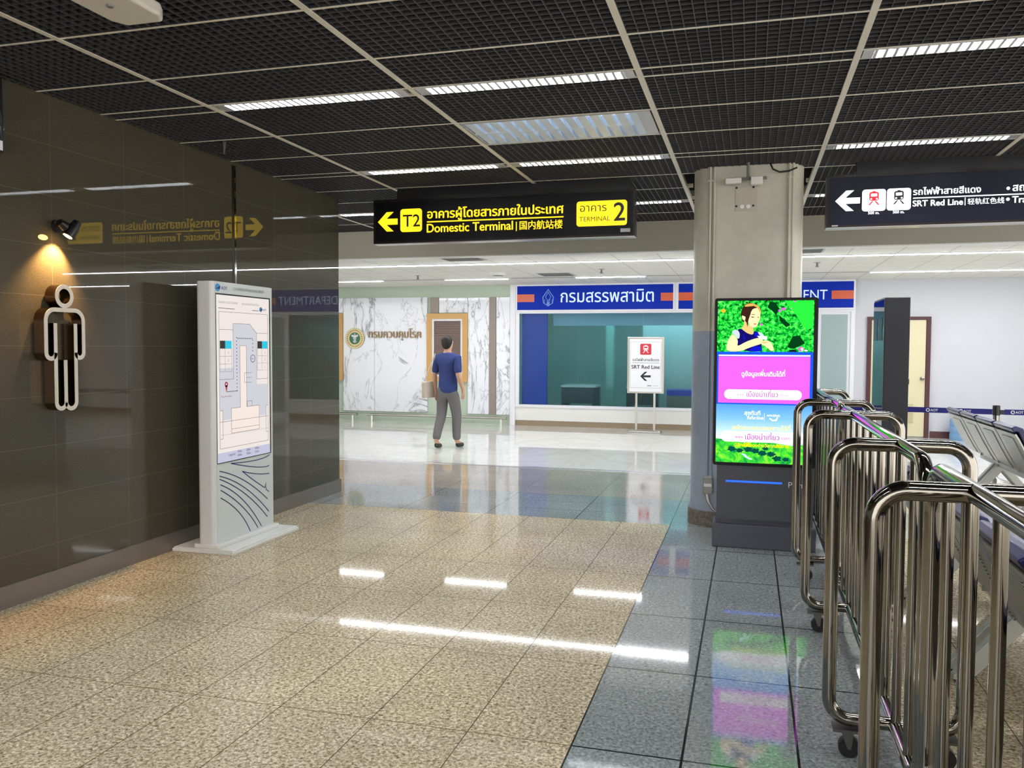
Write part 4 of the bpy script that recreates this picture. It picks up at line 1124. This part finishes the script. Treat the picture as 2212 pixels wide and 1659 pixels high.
# ------------------------------------------------------------------ crowd barriers on casters
def make_barrier():
    t = thing('crowd_barrier', 'x', 'barrier', (0, 0, 0), group='polished steel barriers in a line')
    R = .024; hl = 1.16; zb, zt = .135, 1.125
    pts = [(0, y, z) for y, z in rrect(-hl, hl, zb, zt, .13, 8)]
    MB().tube(pts, R, 14, True).build('long_frame', m_chrome, t, True)
    for k in range(9):
        y = -.96 + k * .24
        MB().tube([(0, y, zb), (0, y, zt)], .0165, 12).build('picket', m_chrome, t, True)
    for sy in (-.69, .69):
        lp = MB().tube([(x, sy, z) for x, z in rrect(-.218, .218, zb, zt, .075, 8)], R, 14, True).build('cross_loop', m_chrome, t, True)
        for sx in (-.155, .155):
            c = MB().prism(FZ, [(sx - .05, sy - .035), (sx + .05, sy - .035), (sx + .05, sy + .035), (sx - .05, sy + .035)], .098, .108)
            c.prism(Fr((0, sy, 0), (1, 0, 0), (0, 0, 1)), [(sx - .022, .10), (sx + .022, .10), (sx + .014, .034), (sx + .002, .034)], -.022, -.018)
            c.prism(Fr((0, sy, 0), (1, 0, 0), (0, 0, 1)), [(sx - .022, .10), (sx + .022, .10), (sx + .014, .034), (sx + .002, .034)], .018, .022)
            cb_ = c.build('caster', m_fork, t)
            MB().tube([(sx + .008, sy - .014, .037), (sx + .008, sy + .014, .037)], .037, 20).build('wheel', m_rubber, cb_, True)
    return t
br = make_barrier()
br.location = (.512, 6.236, 0); br['label'] = 'polished steel barrier farthest away, beside the screen kiosk'
dup(br, (.512, 3.86, 0), 'polished steel barrier in the middle of the line, second from the viewer')
dup(br, (.512, 1.475, 0), 'polished steel barrier nearest the viewer, at the right edge')

# ------------------------------------------------------------------ waiting benches
def prof_strip(mb, prof, y0, y1, th):
    """a bent sheet: profile in x,z swept along y with thickness"""
    n = len(prof)
    pv = [Vector(q) for q in prof]
    vs, fs = [], []
    for i in range(n):
        t_ = (pv[min(i + 1, n - 1)] - pv[max(i - 1, 0)]).normalized()
        nn = Vector((-t_.y, t_.x)) * th / 2
        for (q, y) in ((pv[i] + nn, y0), (pv[i] + nn, y1), (pv[i] - nn, y1), (pv[i] - nn, y0)): vs.append((q.x, y, q.y))
    for i in range(n - 1):
        for k in range(4):
            fs.append((4 * i + k, 4 * i + (k + 1) % 4, 4 * i + 4 + (k + 1) % 4, 4 * i + 4 + k))
    fs += [(3, 2, 1, 0), (4 * n - 4, 4 * n - 3, 4 * n - 2, 4 * n - 1)]
    return mb.add(vs, fs)
BACK = [(-.350, .780), (-.325, .74), (-.255, .60), (-.185, .47), (-.150, .415)]
SEAT = [(-.150, .415), (-.11, .392), (-.05, .392), (.08, .405), (.20, .425), (.26, .425), (.295, .400), (.30, .37)]
def make_bench():
    t = thing('waiting_bench', 'x', 'bench', (0, 0, 0), group='four-seat steel benches')
    MB().box(-.035, .035, -1.18, 1.18, .305, .365).build('beam', m_legw, t, bevel=.004)
    for y in (-.565, .565):
        b = MB()
        for dy in (-.065, .065):
            fr_ = Fr((0, y + dy, 0), (1, 0, 0), (0, 0, 1))
            b.prism(fr_, [(-.285, .012), (-.215, .012), (0, .262), (.215, .012), (.285, .012), (.285, .030), (.045, .325), (-.045, .325), (-.285, .030)], -.026, .026)
        lg = b.build('leg', m_legw, t, bevel=.006)
        b = MB()
        for dy in (-.065, .065):
            for sx in (-1, 1): b.box(sx * .24 - .035, sx * .24 + .035, y + dy - .022, y + dy + .022, 0, .012)
        b.build('foot_pad', m_rubber, lg)
    for k in range(4):
        yc = -.90 + .60 * k
        st = prof_strip(MB(), BACK[:-1] + [(-.150, .415)] + SEAT[1:], yc - .285, yc + .285, .012).build('seat', m_seat, t, True)
        b = prof_strip(MB(), [(x - .008, z - .003) for x, z in BACK[1:]], yc - .15, yc + .15, .006)
        b.build('perforated_back', m_seatp, st, True)
        prof_strip(MB(), [(x, z - .008) for x, z in SEAT[2:]], yc - .2, yc + .2, .005).build('perforated_pan', m_seatp, st, True)
        MB().box(-.165, -.145, yc - .30, yc - .286, .40, .60).build('side_clip', m_seat, st)
        pad = prof_strip(MB(), [(-.366, .806), (-.345, .822), (-.308, .810), (-.278, .745), (-.210, .61), (-.145, .480)], yc - .275, yc + .275, .046)
        pad.build('back_cushion', m_navy, t, True, bevel=.014)
        pad = prof_strip(MB(), [(-.105, .430), (.0, .428), (.10, .438), (.20, .455), (.265, .452), (.295, .43)], yc - .275, yc + .275, .046)
        pad.build('seat_cushion', m_navy, t, True, bevel=.016)
    return t
be = make_bench()
be.location = (1.165, 4.67, 0); be['label'] = 'four-seat bench just behind the middle barrier, seen from the back'
dup(be, (1.165, 2.20, 0), 'four-seat bench nearest the viewer behind the barriers, cut by the right edge')
dup(be, (2.41, 8.74, 0), 'four-seat bench with navy cushions in the far row, before the belt post')

# ------------------------------------------------------------------ belt posts, tower
def post(x, y, lab):
    t = thing('belt_post', lab, 'belt post', (x, y, 0), group='posts of the queue belt')
    MB().lathe([(.165, 0), (.165, .01), (.10, .025), (.04, .045), (.035, .06)], seg=30).build('base', m_steel, t, True)
    MB().lathe([(.032, .05), (.032, .82)], seg=20).build('tube', m_chrome, t, True)
    MB().lathe([(.037, .735), (.037, .838), (.031, .845)], seg=20).build('cassette', m_black, t, True)
    MB().box(.034, .075, -.02, .02, .745, .795).build('belt_clip', m_black, t)
    return t
P1, P2, P3 = (2.615, 10.30), (.80, 10.50), (4.6, 10.25)
post(*P1, 'chrome belt post with a black head behind the far bench')
post(*P2, 'chrome belt post hidden behind the screen kiosk')
post(*P3, 'chrome belt post outside the frame on the right')
def belt(a, b, lab):
    v = Vector((b[0] - a[0], b[1] - a[1], 0)); ln = v.length; u = v / ln
    fr_ = Fr((a[0], a[1], .772), u, (0, 0, 1))
    t = tag(MB().rect(fr_, .078, ln - .038, -.030, .030, -.001, .001).build('queue_belt', m_beltm), lab, 'belt', 'navy queue belts')
    n = int(ln / .32)
    for k in range(n):
        c = .16 + k * .33
        if c > ln - .2: break
        m_ = MB().ring(fr_, c, 0, .016, .009, .001, .002, 18); text(m_, fr_, 'AOT', c + .026, -.012, size=.036, bold=.02, d=.002)
        m_.build('printed_logo', m_paper, t)
belt(P2, P1, 'navy queue belt with white logos behind the black tower')
belt(P1, P3, 'navy queue belt leaving the right edge of the picture')
tw = thing('gate_tower', 'tall dark equipment tower standing before the cream door', 'equipment tower', (1.345, 8.70, 0))
MB().box(-.112, .112, 0, .72, .02, 1.945).build('body', m_tower, tw, bevel=.006)
MB().box(-.116, -.112, .01, .71, .06, 1.93).build('glossy_side', m_towerg, tw, label='glossy dark side panel')
for y in (.10, .42): MB().box(-.119, -.116, y, y + .24, 1.54, 1.76).build('sensor_window', m_black, tw)
MB().box(-.112, .112, 0, .72, 1.945, 1.951).build('top_edge', m_lgrey, tw)
MB().box(-.13, .13, -.02, .74, 0, .02).build('foot', m_black, tw)
MB().box(.112, .125, .05, .09, 1.12, 1.17).build('latch', m_black, tw)

# ------------------------------------------------------------------ sign stand in the corridor
st = thing('sign_stand', 'steel sign stand with a train poster before the glass office', 'sign stand', (-1.72, 14.55, 0))
MB().box(-.275, .275, -.15, .15, 0, .03).build('base', m_steel, st, bevel=.006)
for x in (-.155, .155): MB().box(x - .018, x + .018, -.012, .012, .03, .75).build('leg', m_steel, st)
MB().box(-.315, .315, -.03, .03, .67, 1.64).build('poster_frame', m_steel, st, bevel=.006)
f = FY(-.03)
pp = MB().rect(f, -.275, .275, .70, 1.605, 0, .003).build('poster', m_paper, st)
MB().stroke(f, [(-.262, .765), (.262, .765), (.262, 1.555), (-.262, 1.555)], .004, .003, .004, True).build('poster_border', m_greyink, pp)
MB().prism(f, rrect(-.095, .095, 1.335, 1.525, .022), .003, .0045).build('red_badge', m_red, pp)
train(MB(), f, 0, 1.43, .155, .0045, .006).build('train_symbol', m_paper, pp)
train_lights(MB(), f, 0, 1.43, .155, .006, .007).build('train_windows', m_red, pp)
b = MB(); text(b, f, 'รถไฟฟ้าสายสีแดง', -.225, 1.225, w=.45, bold=.01, d=.004); b.rect(f, -.23, .23, 1.193, 1.198, .003, .004)
text(b, f, 'SRT Red Line', -.24, 1.095, w=.48, bold=.02, d=.004); arrow_left(b, f, -.09, .09, .965, .155, .036, .003, .004)
b.build('poster_print', m_ink, pp)
b = MB(); b.rect(f, .03, .10, .795, .812, .003, .004); b.rect(f, .12, .22, .802, .806, .003, .004); b.build('small_print', m_greyink, pp)

# ------------------------------------------------------------------ person walking through the corridor
def skin(name, verts, edges, radii, m, parent, sub=2):
    me = bpy.data.meshes.new(name); me.from_pydata(verts, edges, [])
    o = bpy.data.objects.new(name, me); COL.objects.link(o)
    md = o.modifiers.new('s', 'SKIN'); md.use_smooth_shade = True
    for i, r in enumerate(radii):
        r = r if isinstance(r, tuple) else (r, r)
        me.skin_vertices[0].data[i].radius = r
    me.skin_vertices[0].data[0].use_root = True
    o.modifiers.new('d', 'SUBSURF').levels = sub
    o.modifiers['d'].render_levels = sub
    me2 = bpy.data.meshes.new_from_object(o.evaluated_get(bpy.context.evaluated_depsgraph_get()))
    bpy.data.objects.remove(o)
    me2.materials.clear(); me2.materials.append(m); me2.name = name
    me2.polygons.foreach_set('use_smooth', [True] * len(me2.polygons))
    o2 = bpy.data.objects.new(name, me2); COL.objects.link(o2); o2.parent = parent
    return o2
pe = thing('person', 'person in a navy shirt and grey trousers walking across the white corridor floor', 'person', (-4.17, 11.36, 0), math.radians(166))
V = []; E_ = []; Rd = []
def pt(x, y, z, r, par=None):
    V.append((x, y, z)); Rd.append(r)
    if par is not None: E_.append((par, len(V) - 1))
    return len(V) - 1
pelv = pt(0, 0, .86, (.10, .078))
belly = pt(0, -.005, 1.0, (.115, .085), pelv); chest = pt(0, .0, 1.18, (.13, .095), belly); shl = pt(0, .01, 1.30, (.10, .075), chest)
neck = pt(0, .01, 1.385, .048, shl); hd0 = pt(0, -.005, 1.45, (.062, .07), neck); hd1 = pt(0, -.01, 1.53, (.073, .088), hd0); hd2 = pt(0, -.005, 1.585, (.05, .06), hd1)
legs = []
for sx, kn, an, toe in ((-1, (-.09, -.10, .47), (-.09, -.10, .085), (-.10, -.24, .03)), (1, (.09, .03, .46), (.09, .17, .11), (.10, .06, .03))):
    h_ = pt(sx * .085, 0, .80, .068, pelv); k_ = pt(*kn, .056, h_); c_2 = pt(kn[0], (kn[1] + an[1]) / 2 + .02, .30, .05, k_); a_ = pt(*an, .036, c_2); t_ = pt(*toe, .028, a_)
hands = []
for sx, el, wr in ((-1, (-.215, .05, 1.05), (-.205, -.08, .86)), (1, (.215, .03, 1.05), (.215, .0, .83))):
    s_ = pt(sx * .165, .01, 1.285, .056, shl); e_ = pt(*el, .040, s_); w_ = pt(*wr, .027, e_)
    pm = pt(wr[0], wr[1] - .01, wr[2] - .05, (.020, .034), w_)
    for k, (dy, ln) in enumerate(((-.030, .070), (-.010, .080), (.010, .075), (.028, .060))):
        q = pt(wr[0], wr[1] - .01 + dy, wr[2] - .085, .0085, pm); pt(wr[0] - sx * .012, wr[1] - .012 + dy, wr[2] - .085 - ln, .007, q)
    q = pt(wr[0] - sx * .01, wr[1] - .045, wr[2] - .045, .009, pm); pt(wr[0] - sx * .018, wr[1] - .062, wr[2] - .08, .0075, q)
skin('body', V, E_, Rd, m_skin, pe)
skin('shirt', [(0, 0, .76), (0, 0, .88), (0, -.005, 1.02), (0, 0, 1.18), (0, .01, 1.30), (0, .01, 1.385), (-.165, .01, 1.29), (-.21, .05, 1.06), (.165, .01, 1.29), (.21, .03, 1.06)], [(0, 1), (1, 2), (2, 3), (3, 4), (4, 5), (4, 6), (6, 7), (4, 8), (8, 9)],
     [(.165, .125), (.160, .122), (.148, .115), (.155, .118), (.13, .10), .062, .074, .056, .074, .056], m_shirt, pe)
skin('trousers', [(0, 0, .94), (0, 0, .84), (-.087, 0, .78), (-.09, -.10, .47), (-.09, -.09, .28), (-.09, -.10, .10), (.087, 0, .78), (.09, .03, .46), (.09, .115, .28), (.09, .17, .12)], [(0, 1), (1, 2), (2, 3), (3, 4), (4, 5), (1, 6), (6, 7), (7, 8), (8, 9)],
     [(.146, .112), (.150, .118), .102, .076, .068, .062, .102, .076, .068, .062], m_trous, pe)
skin('shoe', [(-.09, -.085, .045), (-.095, -.16, .04), (-.10, -.25, .032)], [(0, 1), (1, 2)], [.042, .042, .032], m_shoe, pe)
skin('shoe', [(.09, .185, .055), (.095, .11, .04), (.10, .03, .032)], [(0, 1), (1, 2)], [.042, .042, .032], m_shoe, pe)
skin('hair', [(0, .045, 1.41), (0, .035, 1.50), (0, .022, 1.57), (0, .01, 1.615)], [(0, 1), (1, 2), (2, 3)], [(.045, .035), (.088, .075), (.090, .090), (.050, .055)], m_hair, pe)
b = MB()
for q in (-1, 1): b.disc(FY(-.082, (0, 0)), q * .028, 1.525, .008, -.004, .004, 10)
b.build('eye', m_ink, pe)
skin('nose', [(0, -.09, 1.52), (0, -.104, 1.50)], [(0, 1)], [.008, .011], m_skin, pe, 1)
MB().rect(FY(-.088), -.02, .02, 1.462, 1.469, -.006, .003).build('mouth', mat('lips', (160, 90, 84), .5), pe)
for q in (-1, 1): skin('ear', [(q * .074, .0, 1.535), (q * .078, .0, 1.505)], [(0, 1)], [(.008, .016), (.007, .012)], m_skin, pe, 1)
bag = thing('shoulder_bag', 'pale beige shoulder bag carried by the walking person', 'bag', (-4.455, 11.33, .72), math.radians(-14))
MB().prism(Fr((0, 0, 0), (0, 1, 0), (0, 0, 1)), rrect(-.13, .13, 0, .24, .03), -.035, .035).build('pouch', m_bag, bag, bevel=.012)
MB().tube([(0, -.10, .23), (.06, -.05, .46), (.115, 0, .635), (.06, .05, .46), (0, .10, .23)], .008, 8).build('strap', m_bag, bag, True)
